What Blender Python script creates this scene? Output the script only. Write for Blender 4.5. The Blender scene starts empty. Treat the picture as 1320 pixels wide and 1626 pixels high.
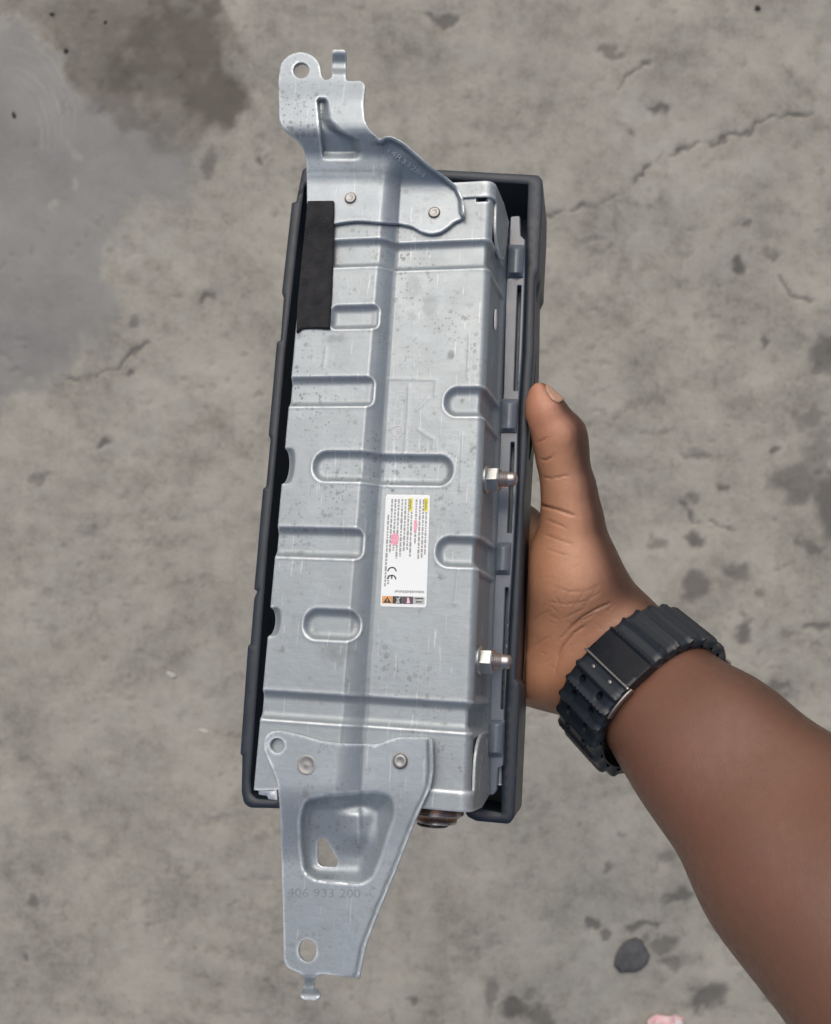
import bpy, math, random
import numpy as np
from mathutils import Matrix, Vector
from mathutils.geometry import delaunay_2d_cdt
from mathutils.bvhtree import BVHTree

random.seed(7)
rng = np.random.default_rng(11)
scene = bpy.context.scene
col = scene.collection
mm = 0.001

# ---------------------------------------------------------------- camera, sky, sun, exposure
F = 1415.0            # focal length in photograph pixels (1320 x 1626)
H = 1.20              # camera height above the concrete
cam_d = bpy.data.cameras.new('camera')
cam = bpy.data.objects.new('camera', cam_d)
col.objects.link(cam)
cam.location = (0, 0, H)
cam_d.sensor_fit = 'HORIZONTAL'
cam_d.sensor_width = 36.0
cam_d.lens = 36.0 * F / 1320.0
cam_d.clip_start = 0.01
cam_d.clip_end = 500
cam_d.dof.use_dof = True
cam_d.dof.focus_distance = 0.41
cam_d.dof.aperture_fstop = 17.0
scene.camera = cam

SUN_EL, SUN_AZ = math.radians(50), math.radians(-16)     # azimuth from +Y (top of the picture), negative = left
world = bpy.data.worlds.new('World')
scene.world = world
world.use_nodes = True
wn = world.node_tree.nodes
sky = wn.new('ShaderNodeTexSky')
sky.sky_type = 'NISHITA'
sky.sun_disc = False
sky.sun_elevation = SUN_EL
sky.sun_rotation = SUN_AZ
sky.altitude = 100
sky.air_density = 0.8
sky.dust_density = 6.0
sky.ozone_density = 1.0
bg = wn['Background']
bg.inputs['Strength'].default_value = 0.11
world.node_tree.links.new(sky.outputs[0], bg.inputs[0])

sun_d = bpy.data.lights.new('sun', 'SUN')
sun_d.energy = 1.1
sun_d.angle = math.radians(85)
sun_d.color = (1.0, 0.975, 0.93)
sun = bpy.data.objects.new('sun', sun_d)
col.objects.link(sun)
sd = Vector((math.sin(SUN_AZ) * math.cos(SUN_EL), math.cos(SUN_AZ) * math.cos(SUN_EL), math.sin(SUN_EL)))
sun.rotation_euler = (-sd).to_track_quat('-Z', 'Y').to_euler()
sun.location = sd * 5

vs = scene.view_settings
vs.view_transform = 'Standard'
vs.look = 'None'
vs.exposure = 0.0
vs.gamma = 1.0
vs.use_curve_mapping = False
scene.render.engine = 'CYCLES'
scene.cycles.use_denoising = True

# ---------------------------------------------------------------- helpers: geometry of the place
def A(*v):
    return np.array(v, dtype=np.float64)

def P(px, py, d):
    """point in the world seen at a photograph pixel, d metres below the lens"""
    return A((px - 660.0) / F * d, (813.0 - py) / F * d, H - d)

def rotx(a):
    c, s = math.cos(a), math.sin(a); return np.array([[1, 0, 0], [0, c, -s], [0, s, c]])
def roty(a):
    c, s = math.cos(a), math.sin(a); return np.array([[c, 0, s], [0, 1, 0], [-s, 0, c]])
def rotz(a):
    c, s = math.cos(a), math.sin(a); return np.array([[c, -s, 0], [s, c, 0], [0, 0, 1]])

RAD = math.radians
MR = rotz(RAD(-3.5)) @ rotx(RAD(-11)) @ roty(RAD(-12))    # how the module is held
MO = P(600, 690, 0.40)
CL = MR.T @ (A(0, 0, H) - MO)                              # lens in module coordinates

def L(px, py, z):
    """module coordinates of what is seen at a pixel at height z over the upper deck"""
    px, py, z = np.broadcast_arrays(np.asarray(px, float), np.asarray(py, float), np.asarray(z, float))
    r = np.stack([(px - 660.0) / F, (813.0 - py) / F, -np.ones_like(px)], -1) @ MR
    t = (z - CL[2]) / r[..., 2]
    return np.stack([CL[0] + r[..., 0] * t, CL[1] + r[..., 1] * t, z], -1)

def to_world(p):
    return np.asarray(p) @ MR.T + MO

def s01(t):
    t = np.clip(t, 0, 1); return t * t * (3 - 2 * t)

def lerp(a, b, t):
    return a + (b - a) * t

# value noise on arrays
_lat = rng.random((256, 256))
def vnoise(x, y):
    xi = np.floor(x).astype(int); yi = np.floor(y).astype(int)
    fx = s01(x - xi); fy = s01(y - yi)
    a = _lat[xi & 255, yi & 255]; b = _lat[(xi + 1) & 255, yi & 255]
    c = _lat[xi & 255, (yi + 1) & 255]; d = _lat[(xi + 1) & 255, (yi + 1) & 255]
    return lerp(lerp(a, b, fx), lerp(c, d, fx), fy)
def fbm(x, y, o=5, g=0.5):
    s = 0; w = 1; n = 0
    for k in range(o):
        s = s + w * vnoise(x * 2 ** k + 17.3 * k, y * 2 ** k + 5.1 * k); n += w; w *= g
    return s / n

def inside(pts, poly):
    x, y = pts[:, 0], pts[:, 1]
    r = np.zeros(len(pts), bool)
    q = np.asarray(poly)
    for i in range(len(q)):
        x1, y1 = q[i]; x2, y2 = q[(i + 1) % len(q)]
        c = (y1 > y) != (y2 > y)
        with np.errstate(divide='ignore', invalid='ignore'):
            xi = (x2 - x1) * (y - y1) / (y2 - y1) + x1
        r ^= c & (x < xi)
    return r

def seg_dist(pts, line, closed=False):
    q = np.asarray(line, float)
    n = len(q) if closed else len(q) - 1
    best = np.full(len(pts), 1e9)
    for i in range(n):
        a = q[i]; b = q[(i + 1) % len(q)]
        ab = b - a
        t = np.clip(((pts - a) @ ab) / max(ab @ ab, 1e-12), 0, 1)
        d = np.hypot(*(pts - a - t[:, None] * ab).T)
        best = np.minimum(best, d)
    return best

def poly_sd(pts, poly):
    """positive inside"""
    d = seg_dist(pts, poly, True)
    return np.where(inside(pts, poly), d, -d)

def fillet(pts, r=3.0, n=5):
    """round the corners; a point may carry its own radius as third value"""
    out = []
    m = len(pts)
    for i in range(m):
        p = pts[i]; rr = p[2] if len(p) > 2 else r
        a = A(*pts[i - 1][:2]); b = A(*p[:2]); c = A(*pts[(i + 1) % m][:2])
        u = a - b; v = c - b
        lu, lv = np.hypot(*u), np.hypot(*v)
        t = min(rr, lu * 0.45, lv * 0.45)
        if t < 0.05:
            out.append(tuple(b)); continue
        p0 = b + u / lu * t; p1 = b + v / lv * t
        for k in range(n + 1):
            s = k / n
            q = (1 - s) ** 2 * p0 + 2 * s * (1 - s) * b + s * s * p1
            out.append(tuple(q))
    return out

def densify(poly, sp):
    q = np.asarray(poly, float); out = []
    for i in range(len(q)):
        a = q[i]; b = q[(i + 1) % len(q)]
        n = max(1, int(math.ceil(np.hypot(*(b - a)) / sp)))
        for k in range(n):
            out.append(a + (b - a) * k / n)
    return np.array(out)

def circle(cx, cy, rx, ry=None, n=28, rot=0):
    ry = rx if ry is None else ry
    return [(cx + rx * math.cos(t) * math.cos(rot) - ry * math.sin(t) * math.sin(rot),
             cy + rx * math.cos(t) * math.sin(rot) + ry * math.sin(t) * math.cos(rot))
            for t in [2 * math.pi * k / n for k in range(n)]]

# ---------------------------------------------------------------- helpers: objects
def new_mesh(name, verts, faces, mat, parent=None, smooth=True, sharp=None):
    me = bpy.data.meshes.new(name)
    if isinstance(faces, np.ndarray):
        nf, k = faces.shape
        me.vertices.add(len(verts)); me.vertices.foreach_set('co', np.asarray(verts, np.float32).ravel())
        me.loops.add(nf * k); me.loops.foreach_set('vertex_index', faces.astype(np.int32).ravel())
        me.polygons.add(nf); me.polygons.foreach_set('loop_start', np.arange(0, nf * k, k, dtype=np.int32))
        me.update(calc_edges=True)
    else:
        me.from_pydata([tuple(map(float, v)) for v in verts], [], [tuple(map(int, f)) for f in faces])
    me.validate()
    me.update()
    if smooth:
        me.polygons.foreach_set('use_smooth', [True] * len(me.polygons))
        if sharp:
            me.set_sharp_from_angle(angle=RAD(sharp))
    o = bpy.data.objects.new(name, me)
    if mat:
        me.materials.append(mat)
    col.objects.link(o)
    if parent:
        o.parent = parent
    return o

def tag(o, label=None, cat=None, group=None, kind=None):
    if label: o['label'] = label
    if cat: o['category'] = cat
    if group: o['group'] = group
    if kind: o['kind'] = kind
    return o

def sheet(name, outer, holes, mapf, thick, sp, mat, parent, ring=None, cham=0.0003, sharp=38, inner=True):
    """a plate with real thickness cut to an outline in (u, v); mapf(u, v, o) places it"""
    ring = sp * 0.45 if ring is None else ring
    loops = [densify(outer, sp)] + [densify(h, sp * 0.7) for h in holes]
    pts, edges, ins = [], [], []
    for lp in loops:
        o = len(pts); n = len(lp)
        pts += [tuple(p) for p in lp]
        edges += [(o + k, o + (k + 1) % n) for k in range(n)]
        t = np.roll(lp, -1, 0) - np.roll(lp, 1, 0)
        t /= np.maximum(np.hypot(t[:, 0], t[:, 1])[:, None], 1e-9)
        nn = np.stack([-t[:, 1], t[:, 0]], 1)
        ins += [lp + nn * ring, lp - nn * ring]
    nb = len(pts)
    def ok(q):
        r = inside(q, loops[0])
        for h in loops[1:]:
            r &= ~inside(q, h)
        return r
    cand = np.concatenate(ins)
    bd = np.concatenate([lp for lp in loops])
    def mind(q, ref):
        best = np.full(len(q), 1e9)
        for k in range(0, len(ref), 400):
            d = np.hypot(q[:, None, 0] - ref[None, k:k + 400, 0], q[:, None, 1] - ref[None, k:k + 400, 1])
            best = np.minimum(best, d.min(1))
        return best
    cand = cand[ok(cand)]
    if len(cand):
        cand = cand[mind(cand, bd) > ring * 0.85]
    extra = list(map(tuple, cand))
    if inner:
        lo, hi = loops[0].min(0), loops[0].max(0)
        gx, gy = np.meshgrid(np.arange(lo[0], hi[0], sp), np.arange(lo[1], hi[1], sp))
        g = np.stack([gx.ravel(), gy.ravel()], 1)
        g[:, 0] += (np.round(g[:, 1] / sp) % 2) * sp * 0.5
        g = g[ok(g)]
        if len(g):
            g = g[mind(g, bd) > ring + sp * 0.5]
            extra += list(map(tuple, g))
    allp = pts + extra
    vo, eo, fo, ov, _, _ = delaunay_2d_cdt([Vector(p) for p in allp], edges, [], 0, 1e-7, True)
    V = np.array([tuple(v) for v in vo])
    Fc = np.array([tuple(f) for f in fo if len(f) == 3])
    isb = np.array([any(i < nb for i in ids) for ids in ov])
    Fc = Fc[ok(V[Fc].mean(1))]
    a, b, c = V[Fc[:, 0]], V[Fc[:, 1]], V[Fc[:, 2]]
    area = (b[:, 0] - a[:, 0]) * (c[:, 1] - a[:, 1]) - (b[:, 1] - a[:, 1]) * (c[:, 0] - a[:, 0])
    Fc = Fc[np.abs(area) > 1e-12]
    top = mapf(V[:, 0], V[:, 1], np.where(isb, -cham, 0.0))
    bot = mapf(V[:, 0], V[:, 1], np.full(len(V), -thick))
    # orientation: top normals must point away from the bottom
    f0 = Fc[:200]
    nrm = np.cross(top[f0[:, 1]] - top[f0[:, 0]], top[f0[:, 2]] - top[f0[:, 0]])
    up = (top[f0[:, 0]] - bot[f0[:, 0]])
    if (nrm * up).sum() < 0:
        Fc = Fc[:, ::-1]
    n = len(V)
    faces = [tuple(f) for f in Fc] + [tuple(f[::-1] + n) for f in Fc]
    es = {}
    for f in Fc:
        for k in range(3):
            e = (int(f[k]), int(f[(k + 1) % 3]))
            es[e] = 1
    for (i, j) in list(es):
        if (j, i) not in es:
            faces.append((j, i, i + n, j + n))
    return new_mesh(name, np.concatenate([top, bot]), faces, mat, parent, sharp=sharp)

def pxmap(zf):
    """outline given in pixels lying at height zf(px, py) on the module"""
    def m(u, v, o):
        z = zf(u, v) if callable(zf) else zf
        return L(u, v, z) + np.stack([np.zeros_like(u), np.zeros_like(u), o], -1)
    return m

def lathe(name, prof, seg, mat, parent, origin=(0, 0, 0), axis=(0, 0, 1), sharp=40, squash=None):
    """profile of (radius, height) turned about an axis"""
    ax = Vector(axis).normalized()
    q = Vector((0, 0, 1)).rotation_difference(ax)
    vs_, fs = [], []
    for r, h in prof:
        for k in range(seg):
            t = 2 * math.pi * k / seg
            p = q @ Vector((r * math.cos(t), r * math.sin(t), h)) + Vector(origin)
            vs_.append(p)
    m = len(prof)
    for i in range(m - 1):
        for k in range(seg):
            a = i * seg + k; b = i * seg + (k + 1) % seg
            fs.append((a, b, b + seg, a + seg))
    fs.append(tuple(range(seg))[::-1])
    fs.append(tuple((m - 1) * seg + k for k in range(seg)))
    return new_mesh(name, vs_, fs, mat, parent, sharp=sharp)

# ---------------------------------------------------------------- materials
class NT:
    def __init__(s, name):
        s.m = bpy.data.materials.new(name); s.m.use_nodes = True
        s.t = s.m.node_tree; s.b = s.t.nodes['Principled BSDF']
        s.tc = s.t.nodes.new('ShaderNodeTexCoord')
    def n(s, typ, **kw):
        x = s.t.nodes.new(typ)
        for k, v in kw.items():
            if k in x.inputs: x.inputs[k].default_value = v
            else: setattr(x, k, v)
        return x
    def l(s, a, b): s.t.links.new(a, b)
    def noise(s, scale, detail=4, rough=0.55, vec=None, dist=0.0):
        x = s.n('ShaderNodeTexNoise'); x.inputs['Scale'].default_value = scale
        x.inputs['Detail'].default_value = detail; x.inputs['Roughness'].default_value = rough
        x.inputs['Distortion'].default_value = dist
        s.l(vec or s.tc.outputs['Object'], x.inputs['Vector'])
        return x.outputs['Fac']
    def ramp(s, fac, stops):
        x = s.n('ShaderNodeValToRGB')
        e = x.color_ramp.elements
        while len(e) < len(stops): e.new(0.5)
        for el, (p, c) in zip(e, stops):
            el.position = p
            el.color = (c, c, c, 1) if np.isscalar(c) else (*c, 1)
        s.l(fac, x.inputs[0]); return x.outputs[0]
    def mix(s, fac, a, b, mode='MIX'):
        x = s.n('ShaderNodeMix'); x.data_type = 'RGBA'; x.blend_type = mode
        for sock, v in ((x.inputs[0], fac), (x.inputs[6], a), (x.inputs[7], b)):
            if hasattr(v, 'is_linked') or hasattr(v, 'node'): s.l(v, sock)
            elif np.isscalar(v): sock.default_value = v if sock.type == 'VALUE' else (v, v, v, 1)
            else: sock.default_value = (*v, 1)
        return x.outputs[2]
    def math(s, op, a, b=None):
        x = s.n('ShaderNodeMath'); x.operation = op
        for sock, v in ((x.inputs[0], a), (x.inputs[1], b)):
            if v is None: continue
            if hasattr(v, 'node'): s.l(v, sock)
            else: sock.default_value = v
        return x.outputs[0]
    def stretch(s, sc):
        x = s.n('ShaderNodeMapping'); x.inputs['Scale'].default_value = sc
        s.l(s.tc.outputs['Object'], x.inputs['Vector']); return x.outputs[0]
    def attr(s, name):
        x = s.n('ShaderNodeAttribute'); x.attribute_name = name; return x
    def bump(s, h, strength, dist):
        x = s.n('ShaderNodeBump'); x.inputs['Strength'].default_value = strength
        x.inputs['Distance'].default_value = dist
        s.l(h, x.inputs['Height']); return x
    def set(s, **kw):
        for k, v in kw.items():
            k = k.replace('_', ' ')
            sock = s.b.inputs[k]
            if hasattr(v, 'node'): s.l(v, sock)
            elif np.isscalar(v) or len(v) == 4: sock.default_value = v
            elif sock.type == 'VECTOR': sock.default_value = v
            else: sock.default_value = (*v, 1)
        return s

def metal_mat(name, tint, rough, spots=True, grime=0.5, dull=0.9):
    t = NT(name)
    big = t.ramp(t.noise(22, 5), [(0.3, 0.0), (0.75, 1.0)])
    c = t.mix(big, tuple(x * 0.84 for x in tint), tuple(x * 1.05 for x in tint))
    cloud = t.ramp(t.noise(75, 6, 0.7), [(0.38, 0.0), (0.66, 1.0)])
    c = t.mix(t.math('MULTIPLY', cloud, 0.5), c, tuple(x * 0.78 for x in (tint[0] * 1.04, tint[1], tint[2] * 0.95)))
    grain = t.ramp(t.noise(1500, 3, 0.7), [(0.35, 0.0), (0.65, 1.0)])
    c = t.mix(t.math('MULTIPLY', grain, 0.22), c, tuple(x * 0.72 for x in tint))
    brushed = t.noise(1.0, 3, 0.6, t.stretch((70, 700, 200)))
    c = t.mix(t.math('MULTIPLY', t.ramp(brushed, [(0.45, 0), (0.7, 1)]), 0.12), c, tuple(min(1, x * 1.15) for x in tint))
    r = t.math('ADD', t.math('MULTIPLY', t.noise(60, 4), 0.22), rough - 0.10)
    met = dull
    if spots:
        zone = t.ramp(t.noise(19, 4), [(0.44, 0.08), (0.64, 1.0)])
        def specks(scale, cut, size):
            v_ = t.n('ShaderNodeTexVoronoi'); v_.inputs['Scale'].default_value = scale
            wob = t.mix(0.0006 * 4, t.tc.outputs['Object'], t.n('ShaderNodeTexNoise').outputs['Color'])
            t.l(wob, v_.inputs['Vector'])
            sc_ = t.n('ShaderNodeSeparateColor'); t.l(v_.outputs['Color'], sc_.inputs[0])
            rad_ = t.math('MULTIPLY', t.math('SUBTRACT', sc_.outputs[0], cut), size)
            return t.ramp(t.math('SUBTRACT', rad_, v_.outputs['Distance']), [(0.0, 0.0), (0.12, 1.0)])
        sp = t.math('MAXIMUM', specks(330, 0.45, 0.9), specks(640, 0.35, 0.8))
        sp2 = t.ramp(t.noise(150, 3, 0.5), [(0.665, 0.0), (0.74, 0.8)])
        m = t.math('MAXIMUM', t.math('MULTIPLY', sp, zone), sp2)
        m = t.math('MULTIPLY', m, grime)
        m = t.math('MAXIMUM', m, t.math('MULTIPLY', t.attr('smudge').outputs['Fac'], t.ramp(t.noise(260, 4), [(0.3, 0.3), (0.65, 1.0)])))
        c = t.mix(m, c, (0.16, 0.165, 0.16))
        r = t.math('ADD', r, t.math('MULTIPLY', m, 0.25))
    if spots:
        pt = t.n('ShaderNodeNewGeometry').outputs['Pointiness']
        edge_glint = t.math('MULTIPLY', t.ramp(pt, [(0.508, 0.0), (0.545, 1.0)]), t.ramp(t.noise(140, 4, 0.7), [(0.32, 0.35), (0.6, 1.0)]))  # bright glints painted into the colour along convex edges
        c = t.mix(t.math('MULTIPLY', edge_glint, 0.75), c, (0.74, 0.79, 0.81))
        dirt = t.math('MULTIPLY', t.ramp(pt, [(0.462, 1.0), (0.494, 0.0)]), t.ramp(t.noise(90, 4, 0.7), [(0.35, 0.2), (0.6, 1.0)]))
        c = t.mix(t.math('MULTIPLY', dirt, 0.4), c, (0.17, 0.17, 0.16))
        r = t.math('SUBTRACT', r, t.math('MULTIPLY', edge_glint, 0.1))
        scr = t.ramp(t.noise(1.0, 2, 0.5, t.stretch((900, 60, 100))), [(0.66, 0.0), (0.72, 1.0)])
        c = t.mix(t.math('MULTIPLY', scr, 0.3), c, (0.62, 0.66, 0.68))
    b = t.bump(t.math('ADD', t.noise(900, 3), t.math('MULTIPLY', brushed, 0.6)), 0.12, 0.0004)
    b2 = t.bump(t.noise(45, 3), 0.22, 0.002); t.l(b.outputs[0], b2.inputs['Normal'])
    t.set(Base_Color=c, Metallic=met, Roughness=r, Normal=b2.outputs[0])
    return t.m

def plain_mat(name, c, rough, metallic=0.0, var=0.2, scale=60, bump=0.12, bscale=700, coat=0.0):
    t = NT(name)
    k = t.ramp(t.noise(scale, 5), [(0.3, 0.0), (0.72, 1.0)])
    cc = t.mix(k, tuple(x * (1 - var) for x in c), tuple(min(1, x * (1 + var)) for x in c))
    r = t.math('ADD', t.math('MULTIPLY', t.noise(scale * 2.3, 3), 0.2), rough - 0.1)
    b = t.bump(t.noise(bscale, 3), bump, 0.0006)
    t.set(Base_Color=cc, Roughness=r, Metallic=metallic, Normal=b.outputs[0], Coat_Weight=coat)
    return t.m

M_DECK = metal_mat('galvanised_steel', (0.335, 0.380, 0.405), 0.41, grime=0.6, dull=0.46)
M_BRACK = metal_mat('bracket_steel', (0.355, 0.406, 0.440), 0.40, grime=0.5, dull=0.48)
M_RIVET = metal_mat('rivet_steel', (0.34, 0.345, 0.34), 0.45, spots=False)
M_EDGE = metal_mat('stamped_steel', (0.40, 0.42, 0.45), 0.5, spots=False)
M_NUT = metal_mat('zinc_nut', (0.56, 0.58, 0.55), 0.30, spots=False)
M_DENT = metal_mat('stamped_dent', (0.25, 0.28, 0.31), 0.5, spots=False, dull=0.3)
M_STAMP = metal_mat('bright_stamp', (0.66, 0.69, 0.72), 0.45, spots=False, dull=0.3)
M_STUD = metal_mat('stud_steel', (0.52, 0.47, 0.44), 0.32, spots=False)
M_PLAST = plain_mat('slate_plastic', (0.017, 0.026, 0.039), 0.43, var=0.18, bump=0.2, bscale=1500)
M_CLIP = plain_mat('clip_plastic', (0.125, 0.15, 0.185), 0.22, var=0.12, bump=0.1)
M_FELT = plain_mat('black_felt', (0.022, 0.022, 0.024), 0.95, var=0.45, scale=180, bump=0.9, bscale=1100)
M_COPPER = metal_mat('copper_end', (0.20, 0.105, 0.07), 0.32, grime=1.0)
M_PAPER = plain_mat('label_paper', (0.82, 0.86, 0.86), 0.4, var=0.02, bump=0.04)
def ink(name, c):
    return plain_mat(name, c, 0.5, var=0.15, scale=900, bump=0.02)
M_INK = ink('grey_ink', (0.33, 0.34, 0.34)); M_BLACK = ink('black_ink', (0.03, 0.03, 0.035))
M_YEL = ink('yellow_ink', (0.72, 0.66, 0.08)); M_PINK = ink('pink_ink', (0.80, 0.36, 0.46))
M_ORANGE = ink('orange_ink', (0.72, 0.36, 0.13)); M_PURPLE = ink('purple_ink', (0.10, 0.06, 0.085))
M_GREY = ink('light_grey_ink', (0.45, 0.48, 0.46)); M_WHITE = ink('white_ink', (0.8, 0.8, 0.8))
M_PALEPINK = ink('pale_pink_ink', (0.75, 0.55, 0.62))
M_YINK = ink('olive_ink', (0.34, 0.32, 0.06))
M_STRAP = plain_mat('navy_resin', (0.013, 0.018, 0.025), 0.36, var=0.15, bump=0.15, bscale=1200)
M_CASE = plain_mat('black_resin', (0.012, 0.013, 0.015), 0.35, var=0.2)
M_CLASP = plain_mat('black_steel', (0.010, 0.012, 0.016), 0.26, metallic=0.3, bump=0.02)
M_STEEL = metal_mat('polished_steel', (0.36, 0.35, 0.33), 0.28, spots=False)

# ---------------------------------------------------------------- the concrete ground
def fl(px, py):
    p = P(px, py, H); return (p[0], p[1])
def flp(pts): return [fl(*p) for p in pts]
K = H / F                                                   # metres of ground per pixel

def axis(lo, hi, step, far):
    core = np.arange(lo, hi, step)
    out = [hi]; s = step
    while out[-1] < far:
        s *= 1.35; out.append(out[-1] + s)
    neg = [lo - step]; s = step
    while neg[-1] > -far:
        s *= 1.35; neg.append(neg[-1] - s)
    return np.concatenate([neg[::-1], core, out])
gx = axis(-0.62, 0.62, 0.0030, 30); gy = axis(-0.75, 0.75, 0.0030, 30)
GX, GY = np.meshgrid(gx, gy)
gp = np.stack([GX.ravel(), GY.ravel()], 1)
ix, iy = gp[:, 0] / K + 660, 813 - gp[:, 1] / K             # ground position on the photograph's scale
wx = (fbm(gp[:, 0] * 22, gp[:, 1] * 22, 5) - 0.5) * 2
wy = (fbm(gp[:, 0] * 22 + 40, gp[:, 1] * 22 + 9, 5) - 0.5) * 2
hx_ = (fbm(gp[:, 0] * 75 + 11, gp[:, 1] * 75, 3) - 0.5) * 2; hy_ = (fbm(gp[:, 0] * 75, gp[:, 1] * 75 + 31, 3) - 0.5) * 2
wpx = np.stack([ix + wx * 46 + hx_ * 16, iy + wy * 46 + hy_ * 16], 1)             # wobbled, for ragged outlines
near = (np.abs(gp[:, 0]) < 0.9) & (np.abs(gp[:, 1]) < 1.0)
def mask(poly, soft):
    m = np.zeros(len(gp)); m[near] = s01(poly_sd(wpx[near], poly) / soft + 0.5); return m
oil = mask([(100, -40), (338, -40), (352, 50), (366, 120), (412, 160), (395, 200), (330, 212), (285, 238), (235, 232), (185, 205),
            (140, 160), (105, 90), (60, 30), (-40, 20), (-40, -40)], 34)
oil *= 0.45 + 0.55 * s01((fbm(gp[:, 0] * 14 + 3, gp[:, 1] * 14, 5, 0.65) - 0.36) / 0.26)
core = mask([(250, 10), (335, 5), (355, 90), (400, 165), (380, 200), (300, 190), (200, 150), (190, 90)], 70)
oil = np.clip(oil * 0.70 + core * 0.55, 0, 1)
blue = mask([(-60, 40), (60, 50), (125, 140), (200, 190), (290, 225), (285, 285), (225, 315), (195, 360), (185, 430), (160, 520),
             (115, 595), (50, 625), (-60, 660)], 36)
spots = [(1285, 665, 24, 16), (1237, 708, 7, 7), (1278, 765, 46, 30), (1300, 720, 26, 40), (1318, 800, 30, 60), (1156, 780, 13, 8), (1048, 856, 19, 12),
         (1108, 856, 17, 13), (1108, 935, 24, 26), (1175, 903, 26, 18), (1206, 940, 14, 10), (1182, 1000, 15, 23), (1117, 719, 22, 12), (1103, 785, 13, 11),
         (1045, 166, 15, 8), (1008, 206, 8, 6), (1225, 402, 15, 12), (1168, 419, 15, 10), (1207, 546, 11, 9), (1194, 358, 10, 6), (1069, 1362, 18, 12),
         (1072, 1423, 24, 13), (971, 1383, 9, 6), (992, 1326, 9, 6), (940, 1472, 16, 9), (957, 1486, 11, 7), (776, 1578, 14, 28), (813, 1607, 20, 20), (655, 1584, 9, 10), (853, 1612, 24, 20), (840, 1580, 14, 9), (1010, 1470, 22, 8), (1045, 1500, 26, 12),
         (1067, 1526, 28, 9), (1118, 1584, 34, 18), (1228, 1592, 20, 10), (1136, 1477, 13, 9), (1032, 1471, 16, 6), (1302, 990, 20, 14), (1240, 1090, 22, 12),
         (280, 475, 10, 7), (322, 472, 14, 9), (212, 515, 16, 10), (335, 260, 16, 18), (410, 255, 6, 8), (205, 595, 12, 5), (150, 20, 10, 8), (50, 1516, 9, 7), (1310, 560, 26, 22),
         (1290, 870, 18, 12), (1255, 1010, 12, 9), (700, 30, 22, 10), (960, 90, 20, 8), (60, 770, 18, 10), (170, 700, 12, 8), (60, 1440, 16, 14)]
dark = np.zeros(len(gp))
ids = np.where(near)[0]
for k, (cx, cy, rx, ry) in enumerate(spots):
    q = np.hypot((ix[ids] + wx[ids] * 20 + hx_[ids] * 12 - cx) / rx, (iy[ids] + wy[ids] * 20 + hy_[ids] * 12 - cy) / ry)
    dark[ids] = np.maximum(dark[ids], s01((1.3 - q) / 0.75) * (0.55 + 0.45 * ((k * 37) % 10) / 10))
cracks = [[(967, 317), (987, 304), (1008, 280), (1033, 258), (1059, 243), (1096, 236), (1130, 228), (1163, 218)], [(1163, 218), (1192, 207), (1207, 192), (1251, 181), (1292, 176)],
          [(889, 336), (915, 325), (967, 317)], [(982, 138), (1008, 114), (1035, 96)], [(110, 603), (150, 600), (180, 585), (205, 568), (240, 550)],
          [(1083, 795), (1105, 825), (1140, 835), (1162, 840)], [(860, 345), (889, 336)], [(1240, 440), (1262, 462), (1285, 478)]]
crack = np.zeros(len(gp))
for c in cracks:
    d = seg_dist(np.stack([ix[ids] + wx[ids] * 14 + hx_[ids] * 9, iy[ids] + wy[ids] * 14 + hy_[ids] * 9], 1), c)
    crack[ids] = np.maximum(crack[ids], s01((1.4 + 4.8 * vnoise(ix[ids] * 0.05, iy[ids] * 0.05) - d) / 4.0))
pale = np.zeros(len(gp))
for cx, cy, rx, ry, k_ in ((1030, 190, 90, 60, 0.8), (1060, 300, 110, 60, 0.7), (985, 390, 80, 70, 0.6), (1180, 260, 90, 50, 0.5), (240, 390, 90, 70, 0.5), (300, 620, 160, 120, 0.45), (120, 280, 14, 50, 0.9), (210, 120, 40, 16, 0.5),
                           (300, 1100, 120, 60, 0.5), (180, 1200, 120, 90, 0.35), (960, 1500, 50, 120, 0.35), (950, 700, 60, 90, 0.35), (760, 40, 100, 50, 0.25), (90, 900, 60, 120, 0.3)):
    q = np.hypot((ix[ids] + wx[ids] * 60 - cx) / rx, (iy[ids] + wy[ids] * 60 - cy) / ry)
    pale[ids] = np.maximum(pale[ids], k_ * s01((1.2 - q) / 0.9) * s01((fbm(gp[ids, 0] * 45 + 3, gp[ids, 1] * 45, 4) - 0.36) / 0.25))
for k_ in range(7):                                          # trowel arcs on the smooth patch
    rr_ = 62 + k_ * 11
    q = np.abs(np.hypot(ix[ids] - 5 + wx[ids] * 6, (iy[ids] - 215 + wy[ids] * 6) * 0.75) - rr_)
    ang = np.arctan2(iy[ids] - 215, ix[ids] - 5)
    pale[ids] = np.maximum(pale[ids], 0.55 * s01((2.6 - q) / 2.2) * s01((1.0 - np.abs(ang + 0.35 + 0.1 * k_)) / 0.7) * vnoise(ix[ids] * 0.03 + k_ * 9, iy[ids] * 0.03) * 1.4)
pits = np.zeros(len(gp))
pits[ids] = s01((fbm(gp[ids, 0] * 95, gp[ids, 1] * 95, 2) - 0.735) / 0.05) * s01((fbm(gp[ids, 0] * 9 + 7, gp[ids, 1] * 9, 2) - 0.42) / 0.2)
tone = fbm(gp[:, 0] * 6 + 2, gp[:, 1] * 6, 5, 0.6)
z = (fbm(gp[:, 0] * 7, gp[:, 1] * 7, 3) - 0.5) * 0.010 + (fbm(gp[:, 0] * 60, gp[:, 1] * 60, 4) - 0.5) * 0.0018 * (1 - blue * 0.6)
z = z - crack * 0.0022 - pits * 0.001 - dark * 0.0008
z[~near] = 0
gv = np.stack([gp[:, 0], gp[:, 1], z], 1)
nx_, ny_ = len(gx), len(gy)
i0 = (np.arange(ny_ - 1)[:, None] * nx_ + np.arange(nx_ - 1)[None]).ravel()
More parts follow.
